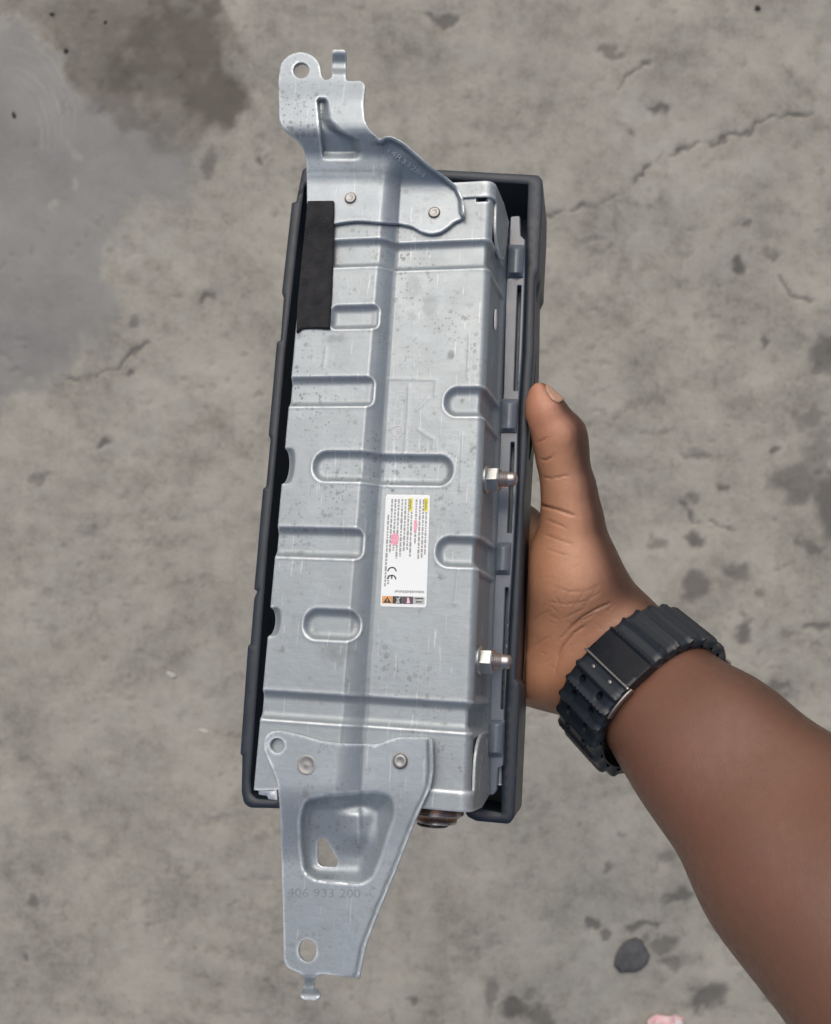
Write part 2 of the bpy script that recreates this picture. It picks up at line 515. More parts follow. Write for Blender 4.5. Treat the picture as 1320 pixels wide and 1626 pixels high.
gf = np.stack([i0, i0 + 1, i0 + 1 + nx_, i0 + nx_], 1)
t = NT('concrete')
at = t.attr('stain')
sep = t.n('ShaderNodeSeparateColor'); t.l(at.outputs['Color'], sep.inputs[0])
n1 = t.noise(9, 8, 0.62); n2 = t.noise(38, 6, 0.65); n3 = t.noise(170, 5, 0.7)
c = t.mix(t.ramp(n1, [(0.38, 0), (0.60, 1)]), (0.205, 0.195, 0.160), (0.395, 0.378, 0.316))
c = t.mix(t.ramp(t.noise(3.2, 4, 0.6), [(0.38, 0.35), (0.6, 0.0)]), c, (0.21, 0.203, 0.18))
c = t.mix(t.math('MULTIPLY', t.ramp(n2, [(0.36, 0), (0.66, 1)]), 0.45), c, (0.43, 0.415, 0.36))
c = t.mix(t.math('MULTIPLY', t.ramp(n2, [(0.30, 1), (0.45, 0)]), 0.5), c, (0.20, 0.185, 0.155))
c = t.mix(t.math('MULTIPLY', t.ramp(n3, [(0.38, 0), (0.7, 1)]), 0.3), c, (0.47, 0.45, 0.40))
c = t.mix(t.math('MULTIPLY', t.ramp(n3, [(0.28, 1), (0.40, 0)]), 0.3), c, (0.17, 0.16, 0.14))
streak = t.noise(1.0, 4, 0.6, t.stretch((60, 9, 1)))
c = t.mix(t.math('MULTIPLY', t.ramp(streak, [(0.52, 0), (0.72, 1)]), 0.25), c, (0.40, 0.39, 0.345))
bl = t.mix(t.ramp(t.noise(11, 5), [(0.3, 0), (0.7, 1)]), (0.188, 0.188, 0.181), (0.275, 0.274, 0.264))
c = t.mix(t.math('MULTIPLY', sep.outputs[1], 0.85), c, bl)
c = t.mix(t.math('MULTIPLY', at.outputs['Alpha'], 0.55), c, (0.45, 0.442, 0.395))
c = t.mix(t.math('MULTIPLY', sep.outputs[0], 0.86), c, (0.098, 0.088, 0.068))
c = t.mix(t.math('MULTIPLY', sep.outputs[2], 0.86), c, (0.085, 0.08, 0.072))
rr = t.math('SUBTRACT', 0.86, t.math('MULTIPLY', sep.outputs[1], 0.22))
b = t.bump(t.math('ADD', n3, t.noise(600, 3, 0.7)), 0.42, 0.0016)
t.set(Base_Color=c, Roughness=rr, Normal=b.outputs[0])
ground = new_mesh('concrete_ground', gv, gf, t.m)
ca = ground.data.color_attributes.new('stain', 'FLOAT_COLOR', 'POINT')
buf = np.ones((len(gp), 4), np.float32)
buf[:, 0] = oil; buf[:, 1] = blue; buf[:, 2] = np.clip(dark * 0.95 + crack * 0.75 + pits * 0.2, 0, 1); buf[:, 3] = np.clip(pale, 0, 1)
ca.data.foreach_set('color', buf.ravel())
tag(ground, 'worn grey-beige concrete ground with an oil stain and hairline cracks', 'ground', kind='structure')

# ---------------------------------------------------------------- the airbag module
mod = bpy.data.objects.new('airbag_module', None)
col.objects.link(mod)
mod.matrix_world = Matrix([[*MR[0], MO[0]], [*MR[1], MO[1]], [*MR[2], MO[2]], [0, 0, 0, 1]])
mod.empty_display_size = 0.02
tag(mod, 'used car airbag module with silver steel housing, two brackets and dark plastic frame', 'airbag module')

ZA, ZB = 0.0, -5.6 * mm
def line2(p, q, z):
    a, b = L(*p, z), L(*q, z)
    return lambda y: a[0] + (b[0] - a[0]) * (y - a[1]) / (b[1] - a[1])
xl0 = line2((470, 540), (405, 1255), ZA)
xs_ = line2((598, 440), (546, 1090), ZA)
xe_ = line2((627, 440), (584, 1100), ZB)
xr_ = line2((764, 440), (738, 1080), ZB)
Y_TOP = float(L(750, 313, ZB)[1]); Y_BOT = float(L(700, 1256, ZB)[1])
RF, AE = 4.0 * mm, RAD(83)
VE = RF * AE
WALL = 38 * mm

def deck_z(x, y):
    tt = (x - xs_(y)) / (xe_(y) - xs_(y))
    sm = lambda q: np.clip((q + 0.12) / 1.12, 0, 1) ** 1.45  # eases off the upper deck, meets the lower one in a crisp crease
    v = (sm(tt - 0.05) + sm(tt) + sm(tt + 0.05)) / 3
    return ZA + (ZB - ZA) * v

def rbox(u, y, cu, cy, hx, hy, r):
    qx = np.abs(u - cu) - (hx - r); qy = np.abs(y - cy) - (hy - r)
    return np.hypot(np.maximum(qx, 0), np.maximum(qy, 0)) + np.minimum(np.maximum(qx, qy), 0) - r

beads = []
def bead(x0, x1, y0, y1, z, depth=2.2, r=None, w=4.2, open_l=False, open_r=False):
    ym, xm = (y0 + y1) / 2, (x0 + x1) / 2
    a = L(x0, ym, z)[0]; b_ = L(x1, ym, z)[0]
    c_ = L(xm, y1, z)[1]; d_ = L(xm, y0, z)[1]
    if open_l: a -= 30 * mm
    if open_r: b_ += 34 * mm
    hy = (d_ - c_) / 2
    beads.append((float(a + b_) / 2, float(c_ + d_) / 2, float(b_ - a) / 2, float(hy), float(hy * 0.92 if r is None else r * mm), depth * mm, w * mm))
bead(524, 602, 483, 523, ZA, r=3.5)
bead(462, 594, 597, 646, ZA, r=4.0, open_l=True)
bead(500, 720, 719, 770, -4 * mm)
bead(444, 577, 837, 887, ZA, r=4.0, open_l=True)
bead(481, 572, 966, 1018, ZA, depth=2.2)
bead(704, 790, 613, 662, ZB, depth=2.4, open_r=True)
bead(691, 780, 851, 902, ZB, depth=2.4, open_r=True)
cross = []
for (l0, r0) in (((520, 376, 424), (700, 387, 431)), ((480, 1100, 1150), (680, 1110, 1158))):
    aT, aB = L(l0[0], l0[1], ZA), L(l0[0], l0[2], ZA); bT, bB = L(r0[0], r0[1], ZB), L(r0[0], r0[2], ZB)
    cross.append((float(aT[1] + bT[1]) / 2, float(aB[1] + bB[1]) / 2))

ridge_lines = [[(618, 601), (655, 602), (693, 603), (691, 628)], [(680, 632), (662, 651)], [(664, 681), (677, 691), (690, 697), (687, 712)],
               [(650, 612), (648, 660), (643, 720)], [(746, 530), (743, 600)], [(735, 690), (731, 780)], [(728, 905), (722, 960)], [(524, 560), (520, 590)]]
ridge_loc = []
for r_ in ridge_lines:
    a_ = np.array(r_, float); ridge_loc.append(L(a_[:, 0], a_[:, 1], ZB)[:, :2])
notch_y = [(float(L(465, 712, ZA)[1]), float(L(455, 768, ZA)[1])), (float(L(440, 965, ZA)[1]), float(L(430, 1010, ZA)[1]))]
def notch(y):
    k = np.zeros_like(y)
    for a_, b_ in notch_y:
        k = np.maximum(k, np.clip(1 - ((y - (a_ + b_) / 2) / ((a_ - b_) / 2)) ** 2, 0, 1) ** 0.5)
    return k
def xl_(y): return xl0(y) + notch(y) * 2.0 * mm

def trough(q):
    q = np.clip(q, 0, 1); q = (np.sqrt(q * q + 0.012) - 0.1095) / 0.8965; return 1 - (1 - q) ** 2.2
def disp(u, y):
    v = u - xr_(y)
    d = np.zeros_like(u)
    onwall = np.clip((v - VE - 20 * mm) / (10 * mm), 0, 1)
    near_bead = np.zeros_like(u); lip_ = np.zeros_like(u)
    for cu, cy, hx, hy, r, dep, w in beads:
        sd_ = rbox(u, y, cu, cy, hx, hy, r)
        d = np.minimum(d, -dep * trough(-sd_ / w))
        near_bead = np.maximum(near_bead, s01((3 * mm - sd_) / (2 * mm)))
        lip_ = np.maximum(lip_, np.exp(-((sd_ - 0.2 * mm) / (0.6 * mm)) ** 2))
    for yt, yb in cross:
        sd_ = np.abs(y - (yt + yb) / 2) - (yt - yb) / 2
        d = np.minimum(d, -2.1 * mm * trough(-sd_ / (4.0 * mm)))
        near_bead = np.maximum(near_bead, s01((3 * mm - sd_) / (2 * mm)))
        lip_ = np.maximum(lip_, np.exp(-((sd_ - 0.2 * mm) / (0.6 * mm)) ** 2))
    d = d * (1 - s01(onwall))
    panel = s01((v - VE - 0.3 * mm) / (0.9 * mm)) * (1 - near_bead) * (1 - s01((v - VE - 24 * mm) / (3 * mm)))
    d = d - panel * 1.1 * mm
    # rolled edge of the notches on the left
    e = u - xl_(y)
    d = d - notch(y) * 2.4 * mm * (1 - s01(e / (3.4 * mm)))
    # slot under the end cap's corner
    d = d - 5 * mm * s01((3.0 * mm - np.abs(v + 1.0 * mm)) / (0.9 * mm)) * s01((y - (Y_TOP - 2.6 * mm)) / (0.8 * mm))
    pts = np.stack([u.ravel(), y.ravel()], 1)
    rd = np.zeros(len(pts))
    for r_ in ridge_loc:
        lo, hi = r_.min(0) - 2 * mm, r_.max(0) + 2 * mm
        k = np.where(((pts > lo) & (pts < hi)).all(1))[0]
        if len(k):
            rd[k] = np.maximum(rd[k], np.exp(-(seg_dist(pts[k], r_) / (0.7 * mm)) ** 2))
    bend = 0.30 * mm * np.exp(-((u - xe_(y)) / (0.55 * mm)) ** 2) + 0.16 * mm * np.exp(-((u - xs_(y)) / (0.8 * mm)) ** 2)
    return d + rd.reshape(u.shape) * 0.17 * mm + lip_ * 0.15 * mm + bend * (v < 0)

def profile(v, y, o):
    """surface of the housing: v metres past the right fold line (negative on the deck), o proud of it"""
    xr = xr_(y)
    u = xr + v
    a = np.clip(v / RF, 0, AE)
    base_x = np.where(v < 0, u, xr + RF * np.sin(a))
    base_z = np.where(v < 0, deck_z(u, y), ZB - RF * (1 - np.cos(a)))
    ext = np.maximum(v - VE, 0)
    base_x = base_x + np.where(v > VE, ext * math.cos(AE), 0)
    base_z = base_z - np.where(v > VE, ext * math.sin(AE), 0)
    n_x, n_z = np.where(v < 0, 0, np.sin(a)), np.where(v < 0, 1, np.cos(a))
    return np.stack([base_x + n_x * o, y + 0 * o, base_z + n_z * o], -1)

NY = 430
ys = np.linspace(Y_BOT, Y_TOP, NY)
ncol = 150
cols = []
Yc = ys
# left wall, going up to the deck edge
edge = profile(xl_(Yc) - xr_(Yc), Yc, disp(xl_(Yc), Yc))
for dz in (79, 38, 20, 8, 3, 1.0):
    cols.append(np.stack([edge[:, 0] - 0.9 * mm + 0 * Yc, Yc, edge[:, 2] - dz * mm], -1))
cols.append(np.stack([edge[:, 0] - 0.55 * mm, Yc, edge[:, 2] - 0.3 * mm], -1))
for k in range(ncol):
    s = k / (ncol - 1)
    u = lerp(xl_(Yc), xr_(Yc), s)
    cols.append(profile(u - xr_(Yc), Yc, disp(u, Yc)))
for v in np.concatenate([np.linspace(0, VE, 9)[1:], VE + np.array([.25, .5, .8, 1.2, 1.8]) * mm, VE + np.linspace(2.6 * mm, WALL, 36)]):
    vv = np.full_like(Yc, v)
    cols.append(profile(vv, Yc, disp(xr_(Yc) + vv, Yc)))
last = cols[-1]
for k in range(1, 4):
    cols.append(last + np.array([2.0 * mm * k, 0, -0.6 * mm * k]))
G = np.stack(cols, 0)                                       # (ncols, NY, 3)
yl = float(L(407, 1255, ZA)[1]); xm_ = float(L(600, 1256, ZB)[0]); x0_ = float(L(407, 1255, ZA)[0])
skew = (yl - Y_BOT) * np.clip(1 - (G[..., 0] - x0_) / (xm_ - x0_), 0, 1)   # the sheared-off lower end runs slightly askew
G[..., 1] += skew * (1 - s01((G[..., 1] - Y_BOT) / (24 * mm)))
nc = G.shape[0]
V = G.reshape(-1, 3)
i0 = (np.arange(nc - 1)[:, None] * NY + np.arange(NY - 1)[None]).ravel()
fs = [tuple(q) for q in np.stack([i0, i0 + NY, i0 + NY + 1, i0 + 1], 1)]
# end walls
extra = []
for j, sgn in ((0, 1), (NY - 1, -1)):
    row = [i * NY + j for i in range(nc)]
    base = len(V) + len(extra)
    for i in range(nc):
        p = G[i, j]; extra.append((p[0], p[1], -80 * mm))
    for i in range(nc - 1):
        q = (row[i], base + i, base + i + 1, row[i + 1])
        fs.append(q if sgn > 0 else q[::-1])
housing = new_mesh('steel_housing', np.concatenate([V, np.array(extra)]), fs, M_DECK, mod, sharp=50)
sm = np.zeros(len(housing.data.vertices)); hc = np.concatenate([V, np.array(extra)])
for px, py, rx, ry, k in ((717, 563, 9, 9, 0.85), (683, 485, 16, 26, 0.30), (655, 455, 14, 30, 0.18), (541, 1038, 30, 24, 0.45), (655, 500, 10, 10, 0.3), (505, 1005, 8, 6, 0.5), (482, 880, 9, 5, 0.6),
                          (540, 545, 20, 8, 0.4), (480, 541, 10, 6, 0.5), (690, 620, 12, 8, 0.12), (560, 800, 10, 14, 0.2), (739, 506, 5, 4, 0.6), (600, 530, 9, 7, 0.3), (655, 1161, 5, 4, 0.8)):
    q = L(px, py, ZB)[:2]; e = 0.00029
    d = np.hypot((hc[:, 0] - q[0]) / (rx * e), (hc[:, 1] - q[1]) / (ry * e)); d += (fbm(hc[:, 0] * 400, hc[:, 1] * 400, 3) - 0.5) * 0.9
    sm = np.maximum(sm, k * s01((1.15 - d) / 0.8))
at_ = housing.data.attributes.new('smudge', 'FLOAT', 'POINT'); at_.data.foreach_set('value', sm.astype(np.float32))
housing['label'] = 'silver galvanised steel housing with pressed beads'

# end caps that wrap over the housing ends, each with a rounded ear on the side wall
def cap_outline(end):
    s = 1 if end == 'top' else -1
    y0 = Y_TOP if s > 0 else Y_BOT
    ext = 7.5 * mm
    vL = -44 * mm if s > 0 else -21 * mm; vc = VE + 13 * mm
    pts = [(vL, y0 - s * 0.6 * mm), (VE + 1.5 * mm, y0 - s * 0.6 * mm)]
    for k in range(13):
        q = math.pi * k / 12
        pts.append((vc - 11.5 * mm * math.cos(q), y0 - s * (9 * mm + 14.5 * mm * math.sin(q))))
    pts += [(VE + 28 * mm, y0 + s * ext * 0.5), (VE + 16 * mm, y0 + s * ext), (vL, y0 + s * ext)]
    return pts
for end in ('top', 'bottom'):
    o_ = sheet('end_cap', cap_outline(end), [], lambda u, v, o: profile(u, v, o + 1.3 * mm), 1.3 * mm, 1.1 * mm, M_DECK, mod, cham=0.25 * mm)
    yy = Y_TOP - 12 * mm if end == 'top' else Y_BOT + 12 * mm
    c0 = profile(np.array([VE + 13 * mm]), np.array([yy]), np.array([1.2 * mm]))[0]
    lathe('dimple', [(2.9 * mm, 0), (2.7 * mm, 0.25 * mm), (2.1 * mm, 0.3 * mm), (1.6 * mm, 0.05 * mm), (0.5 * mm, 0.05 * mm)], 20, M_EDGE, o_,
          c0, (math.sin(AE), 0, math.cos(AE)))
# oval hole in the side wall, seen bright through to the liner
for (px, py, sx, sy) in ((782, 499, 1.7, 5.2), (757, 1178, 1.4, 3.6)):
    yy = float(L(px, py, -16 * mm)[1])
    poly = circle(VE + (13 if sx > 1.5 else 17) * mm, yy, sx * mm, sy * mm, 20)
    sheet('liner_window', poly, [], lambda u, v, o: profile(u, v, o + 0.25 * mm), 0.6 * mm, 0.8 * mm, M_WHITE, housing, cham=0.1 * mm)

sheet('corner_tab', fillet([(409, 1250), (440, 1253), (440, 1271), (426, 1269), (424, 1264), (411, 1262)], 1.5), [], pxmap(-2.2 * mm), 1.5 * mm, 4, M_DECK, mod, ring=1.0, cham=0.2 * mm, inner=False)
# hex nuts with their studs on the right wall
for (px, py) in ((772, 761), (766, 1049)):
    yy = float(L(px, py, -18 * mm)[1])
    v0 = VE + 9.5 * mm
    c0 = profile(np.array([v0]), np.array([yy]), np.array([-1.0 * mm]))[0]
    ax = (math.sin(AE), 0, math.cos(AE))
    nut = lathe('hex_nut', [(6.6 * mm, 0), (6.6 * mm, 0.8 * mm), (6.2 * mm, 1.3 * mm), (5.2 * mm, 1.9 * mm)], 32, M_NUT, mod, c0, ax)
    q = Vector((0, 0, 1)).rotation_difference(Vector(ax)) @ Matrix.Rotation(RAD(12), 3, 'Z').to_quaternion()
    vv, ff = [], []
    for (r, h) in ((5.6, 1.6), (5.75, 1.9), (5.75, 6.0), (5.3, 6.6), (3.6, 6.7)):
        for k in range(6):
            vv.append(q @ Vector((r * mm * math.cos(k * math.pi / 3), r * mm * math.sin(k * math.pi / 3), h * mm)) + Vector(c0))
    for i in range(4):
        for k in range(6):
            a_ = i * 6 + k; b_ = i * 6 + (k + 1) % 6
            ff.append((a_, b_, b_ + 6, a_ + 6))
    ff.append(tuple(range(24, 30)))
    new_mesh('hexagon', vv, ff, M_NUT, nut, smooth=False)
    pr = [(3.0 * mm, 5.0 * mm)]
    hh = 6.4
    while hh < 10.6:
        pr += [(3.6 * mm, hh * mm), (3.3 * mm, (hh + 0.4) * mm)]; hh += 0.8
    pr += [(3.2 * mm, 11.4 * mm), (3.1 * mm, 13.0 * mm), (2.6 * mm, 13.9 * mm), (1.6 * mm, 14.5 * mm), (0.3 * mm, 14.7 * mm)]
    lathe('threaded_stud', pr, 24, M_STUD, nut, c0, ax, sharp=60)

# ---- upper bracket
def dz_px(u, v):
    p = L(u, v, -3 * mm); zz = deck_z(p[..., 0], p[..., 1])
    p = L(u, v, zz); return deck_z(p[..., 0], p[..., 1])
UB = [(487, 280, 2), (486, 255), (482, 235, 8), (470, 219, 8), (450, 205, 8), (443, 190, 6), (442, 125, 6), (446, 99, 8), (459, 86, 8), (478, 81, 8), (497, 87, 8),
      (508, 101, 8), (510, 119, 5), (515, 126, 4), (521, 126, 4), (527, 121, 4), (527, 78, 5), (549, 78, 5), (549, 124, 3), (552, 128, 3), (573, 127, 4), (580, 134, 5),
      (577, 165, 6), (579, 190, 10), (587, 207, 10), (604, 221, 3), (611, 216, 4), (623, 216, 6), (642, 226, 8), (680, 260, 8), (712, 283, 8), (728, 297, 8), (737, 318, 8),
      (738, 338, 6), (733, 347, 5), (722, 351, 6), (711, 361, 6), (698, 369, 6), (683, 371, 6), (667, 367, 6), (655, 359, 6), (633, 354, 6), (608, 353, 6), (570, 350, 8), (545, 352, 8),
      (505, 360, 8), (488, 361, 3)]
UB_lip = [(604, 221), (611, 216), (623, 216), (642, 226), (680, 260), (712, 283), (728, 297), (737, 318), (738, 338)]
UB_pocket = [(503, 155), (519, 157), (526, 188), (545, 207), (574, 222), (580, 236), (574, 254), (517, 254), (511, 238)]
yF = float(L(550, 283, ZA)[1])
def ub_z(u, v):
    base = dz_px(u, v) + 2.3 * mm
    pyf = np.interp(u, [600, 640], [283, 296])              # the bend line steps down with the deck
    tt = (pyf - v) / (pyf - 203)
    rise = np.where(tt < 0, 0, np.where(tt > 1, 1, tt))
    for w in (0.06, 0.12):                                  # soften both bends
        rise = 0.5 * rise + 0.25 * np.clip(tt + w, 0, 1) + 0.25 * np.clip(tt - w, 0, 1)
    zz = lerp(base, -0.5 * mm, s01(tt / 0.55)) + rise * 15 * mm
    # upper tongue dips again behind the bend
    zz = zz - 2.2 * mm * s01((165 - v) / 45)
    pts = np.stack([u, v], 1)
    a_ = s01((u - (502 + (v - 155) * 0.1)) / 5)
    b_ = s01((255 - v) / 15)
    c_ = s01((v - 153) / 12)
    dg = np.interp(v, [155, 188, 207, 222, 240, 256], [521, 527, 546, 575, 581, 577])
    d_ = s01((dg - u) / np.interp(v, [160, 200, 230], [7, 24, 20]))
    zz = zz - 3.3 * mm * a_ * b_ * c_ * d_
    lip = s01((9.5 - seg_dist(pts, UB_lip)) / 7)
    zz = zz + 2.6 * mm * lip
    hook = (u > 524) & (u < 552) & (v < 121)
    zz = zz + np.where(hook, -4.2 * mm * s01((118 - v) / 9) + 3.4 * mm * s01((104 - v) / 26), 0)
    return zz
ub = sheet('upper_bracket', fillet(UB), [circle(478, 111, 12.5)], pxmap(ub_z), 1.9 * mm, 2.3, M_BRACK, mod, ring=1.0, cham=0.22 * mm)
ub['label'] = 'stepped steel bracket with a round eye and a hook'
def rivet(px, py, r, parent, zf, dished=False):
    z0 = float(zf(np.array([float(px)]), np.array([float(py)]))[0])
    c0 = L(px, py, z0)
    if dished:
        pr = [(r * 1.0 * mm, -0.2 * mm), (r * mm, 0.15 * mm), (r * 0.86 * mm, 0.3 * mm), (r * 0.7 * mm, 0.05 * mm), (r * 0.3 * mm, 0.0), (0.1 * mm, 0.25 * mm)]
    else:
        pr = [(r * 1.12 * mm, -0.2 * mm), (r * 1.1 * mm, 0.1 * mm), (r * 0.92 * mm, 0.12 * mm), (r * 0.86 * mm, 0.7 * mm), (r * 0.62 * mm, 1.1 * mm), (r * 0.4 * mm, 0.8 * mm), (0.1 * mm, 0.75 * mm)]
    lathe('rivet', pr, 24, M_RIVET, parent, c0, (0, 0, 1), sharp=60)
rivet(557, 315, 3.2, ub, ub_z); rivet(690, 338, 3.2, ub, ub_z)

# ---- lower bracket
LB = [(417, 1186, 8), (421, 1169, 6), (431, 1161, 6), (446, 1160, 8), (470, 1165, 8), (510, 1177, 10), (545, 1181, 8), (600, 1182, 8), (620, 1174, 8), (636, 1170, 6),
      (680, 1171, 4), (687, 1177, 4), (688, 1225, 8), (684, 1250, 10), (660, 1303, 8), (630, 1380, 8), (600, 1452, 8), (581, 1502, 10), (570, 1556, 2), (560, 1553, 2),
      (510, 1547, 6), (501, 1551, 4), (498, 1560, 2), (498, 1570, 2), (508, 1572, 2), (508, 1585, 3), (500, 1590, 3), (480, 1588, 4), (476, 1580, 4), (478, 1571, 3), (483, 1566, 2),
      (483, 1555, 3), (478, 1547, 4), (457, 1538, 5), (451, 1528, 6), (449, 1450, 5), (447, 1380, 5), (445, 1290, 8), (440, 1240, 10), (428, 1212, 8)]
LB_lip = [(687, 1177), (688, 1225), (684, 1250), (660, 1303), (630, 1380), (600, 1452), (581, 1502), (570, 1556)]
LB_pocket = fillet([(474, 1300), (484, 1268), (520, 1262), (560, 1258), (600, 1255), (624, 1263), (630, 1290), (604, 1370), (592, 1396), (574, 1406), (500, 1399), (482, 1386), (476, 1350)], 12)
def lb_z(u, v):
    base = dz_px(u, np.minimum(v, 1250)) + 2.6 * mm
    zz = lerp(base, -4.9 * mm, s01((v - 1245) / 130))
    pts = np.stack([u, v], 1)
    sd_ = poly_sd(pts, LB_pocket)
    wide = np.interp(u, [490, 600], [16, 30])
    zz = zz - 6.5 * mm * trough(sd_ / (wide * 1.3))
    ridge = np.maximum(0, 1 - np.abs(u - 570) / np.where(u < 570, 42, 30)) * s01((v - 1275) / 22) * s01((1362 - v) / 40)
    zz = zz + 3.2 * mm * ridge * s01(sd_ / 18)
    lip = s01((9.0 - seg_dist(pts, LB_lip)) / 6.5)
    zz = zz + 2.4 * mm * lip
    zz = zz + np.where(v > 1549, 6.0 * mm * s01((1566 - v) / 18) - 6.0 * mm, 0)
    zz = zz + np.where(v > 1566, 4.5 * mm * s01((v - 1568) / 16), 0)
    return zz
slot = fillet([(504, 1336, 5), (513, 1330, 4), (518, 1333, 4), (537, 1368, 5), (534, 1377, 4), (510, 1376, 5), (504, 1369, 4)], 4)
lb = sheet('lower_bracket', fillet(LB), [circle(440, 1184, 11.5), circle(488, 1510, 14, 18), slot], pxmap(lb_z), 2.0 * mm, 2.8, M_BRACK, mod, ring=1.0, cham=0.22 * mm)
lb['label'] = 'long tapering steel bracket with a pressed pocket and slot'
rivet(487, 1215, 4.1, lb, lb_z, True); rivet(636, 1209, 3.5, lb, lb_z)

# ---- stamped characters
def stamp(text, x0, y0, x1, y1, size, zf, parent, mat, raise_=0.12, xscale=1.0):
    cu = bpy.data.curves.new('stamp', 'FONT'); cu.body = text; cu.size = size; cu.extrude = 0.0; cu.resolution_u = 3; cu.offset = -0.012 * size
    ob = bpy.data.objects.new('stamp', cu); col.objects.link(ob)
    dg_ = bpy.context.evaluated_depsgraph_get(); dg_.update()
    me = bpy.data.meshes.new_from_object(ob.evaluated_get(dg_))
    bpy.data.objects.remove(ob)
    co = np.array([tuple(v.co) for v in me.vertices]); 
    w = co[:, 0].max()
    d = A(x1 - x0, y1 - y0); ln = np.hypot(*d); d = d / ln; n_ = A(d[1], -d[0])
    uv = A(x0, y0) + np.outer(co[:, 0] / w * ln, d) + np.outer(co[:, 1], n_)
    zz = zf(uv[:, 0], uv[:, 1])
    top = L(uv[:, 0], uv[:, 1], zz + raise_ * mm)
    fcs = [tuple(p.vertices) for p in me.polygons]
    bpy.data.meshes.remove(me)
    n0 = len(top)
    bot = L(uv[:, 0], uv[:, 1], zz - 0.2 * mm)
    ed = {}
    for f in fcs:
        for k in range(len(f)): ed[(f[k], f[(k + 1) % len(f)])] = 1
    side = [(j, i, i + n0, j + n0) for (i, j) in ed if (j, i) not in ed]
    o = new_mesh('stamped_number', np.concatenate([top, bot]), fcs + side, mat, parent, smooth=False)
    o['kind'] = 'stuff'
    return o
stamp('406 933 200', 456, 1424, 572, 1426, 20, lb_z, lb, M_DENT)
stamp('L 14R33284', 601, 231, 672, 283, 12, ub_z, ub, M_STAMP, 0.35)
dzB = lambda u, v: dz_px(u, v)
stamp('- 1', 637, 722, 634, 694, 15, dzB, housing, M_EDGE)
stamp('G', 637, 690, 636, 680, 13, dzB, housing, M_EDGE)
stamp('1  5701', 638, 672, 642, 622, 13, dzB, housing, M_EDGE)
rg = sheet('stamped_ring', circle(631, 685, 9.5), [circle(631, 685, 7.8)], pxmap(lambda u, v: dz_px(u, v) + 0.15 * mm), 0.4 * mm, 2.0, M_EDGE, housing, ring=0.5, cham=0.05 * mm, inner=False)

# ---- felt pad
felt = [(488, 318), (530, 317.5), (529, 400), (526, 470), (523, 521), (500, 520), (479, 521), (470, 528), (472, 480), (478, 420), (484, 360)]
fz = lambda u, v: np.maximum(dz_px(u, v), 0) + 3.9 * mm * s01((392 - v) / 50) + 1.6 * mm * (1 - s01((392 - v) / 50)) - np.clip((484 - (v - 318) * 0.06 - u) / 10, 0, 1) * 2.0 * mm + (fbm(u * 0.06, v * 0.06, 3) - 0.5) * 0.9 * mm
sheet('felt_pad', fillet(felt, 2), [], pxmap(fz), 1.6 * mm, 3.5, M_FELT, mod, cham=0.5 * mm)['label'] = 'black felt strip on the left edge'

# ---- warning label
lab_q = [(613, 785), (683, 786), (677, 965), (604, 963)]
def lab(s, t_):
    """s: 0..1 left to right, t: 0..1 top to bottom, on the label"""
    s, t_ = np.asarray(s, float), np.asarray(t_, float)
    q = [A(*p) for p in lab_q]
    return (np.outer((1 - s) * (1 - t_), q[0]) + np.outer(s * (1 - t_), q[1]) + np.outer(s * t_, q[2]) + np.outer((1 - s) * t_, q[3]))
label = sheet('warning_label', fillet(lab_q, 4), [], pxmap(lambda u, v: dz_px(u, v) + 0.30 * mm), 0.3 * mm, 6, M_PAPER, mod, cham=0.08 * mm)
label['label'] = 'white printed warning label'
def printed(name, quads, mat, lift=0.36):
    vv, ff = [], []
    for poly in quads:
        st = np.array(poly, float)
        p = lab(st[:, 0], st[:, 1])
        zz = dz_px(p[:, 0], p[:, 1])
        o0 = len(vv)
        vv += list(L(p[:, 0], p[:, 1], zz + lift * mm))
        n_ = len(poly)
        vv += list(L(p[:, 0], p[:, 1], zz + (lift - 0.05) * mm))
        ff.append(tuple(range(o0, o0 + n_))[::-1])
        for k in range(n_):
            ff.append((o0 + k, o0 + (k + 1) % n_, o0 + n_ + (k + 1) % n_, o0 + n_ + k))
    o = new_mesh(name, vv, ff, mat, label, smooth=False)
    if len(quads) > 1: o['kind'] = 'stuff'
    return o
def R4(s0, s1, t0, t1): return [(s0, t0), (s1, t0), (s1, t1), (s0, t1)]
words = []
cols_ = [(0.93, 0.15, 0.53), (0.86, 0.04, 0.56), (0.785, 0.04, 0.57), (0.70, 0.04, 0.44), (0.60, 0.15, 0.55), (0.53, 0.04, 0.49), (0.455, 0.04, 0.50), (0.38, 0.04, 0.55),
         (0.30, 0.04, 0.57), (0.225, 0.04, 0.50), (0.15, 0.04, 0.52), (0.08, 0.18, 0.82), (0.015 + 0.13, 0.72, 0.80)]
for s, t0, t1 in cols_:
    tt = t0
    while tt < t1:
        w = random.uniform(0.012, 0.05)
        h = random.uniform(0.016, 0.023)
        words.append(R4(s - h, s + h, tt, min(tt + w, t1)))
        tt += w + 0.008
printed('print_lines', words, M_INK)
for s, t0, t1 in ((0.915, 0.03, 0.145), (0.565, 0.03, 0.145)):
    printed('yellow_heading', [R4(s - 0.05, s + 0.05, t0, t1)], M_YEL, 0.34)
    printed('heading_word', [R4(s - 0.015, s + 0.015, t0 + 0.015, t1 - 0.02)], M_YINK, 0.40)
printed('pink_mark', [[(0.66, 0.23), (0.72, 0.22), (0.74, 0.27), (0.72, 0.325), (0.665, 0.33)]], M_PINK, 0.42)
printed('pink_mark', [[(0.16, 0.36), (0.22, 0.345), (0.32, 0.35), (0.34, 0.39), (0.32, 0.44), (0.25, 0.455), (0.17, 0.44)]], M_PINK, 0.42)
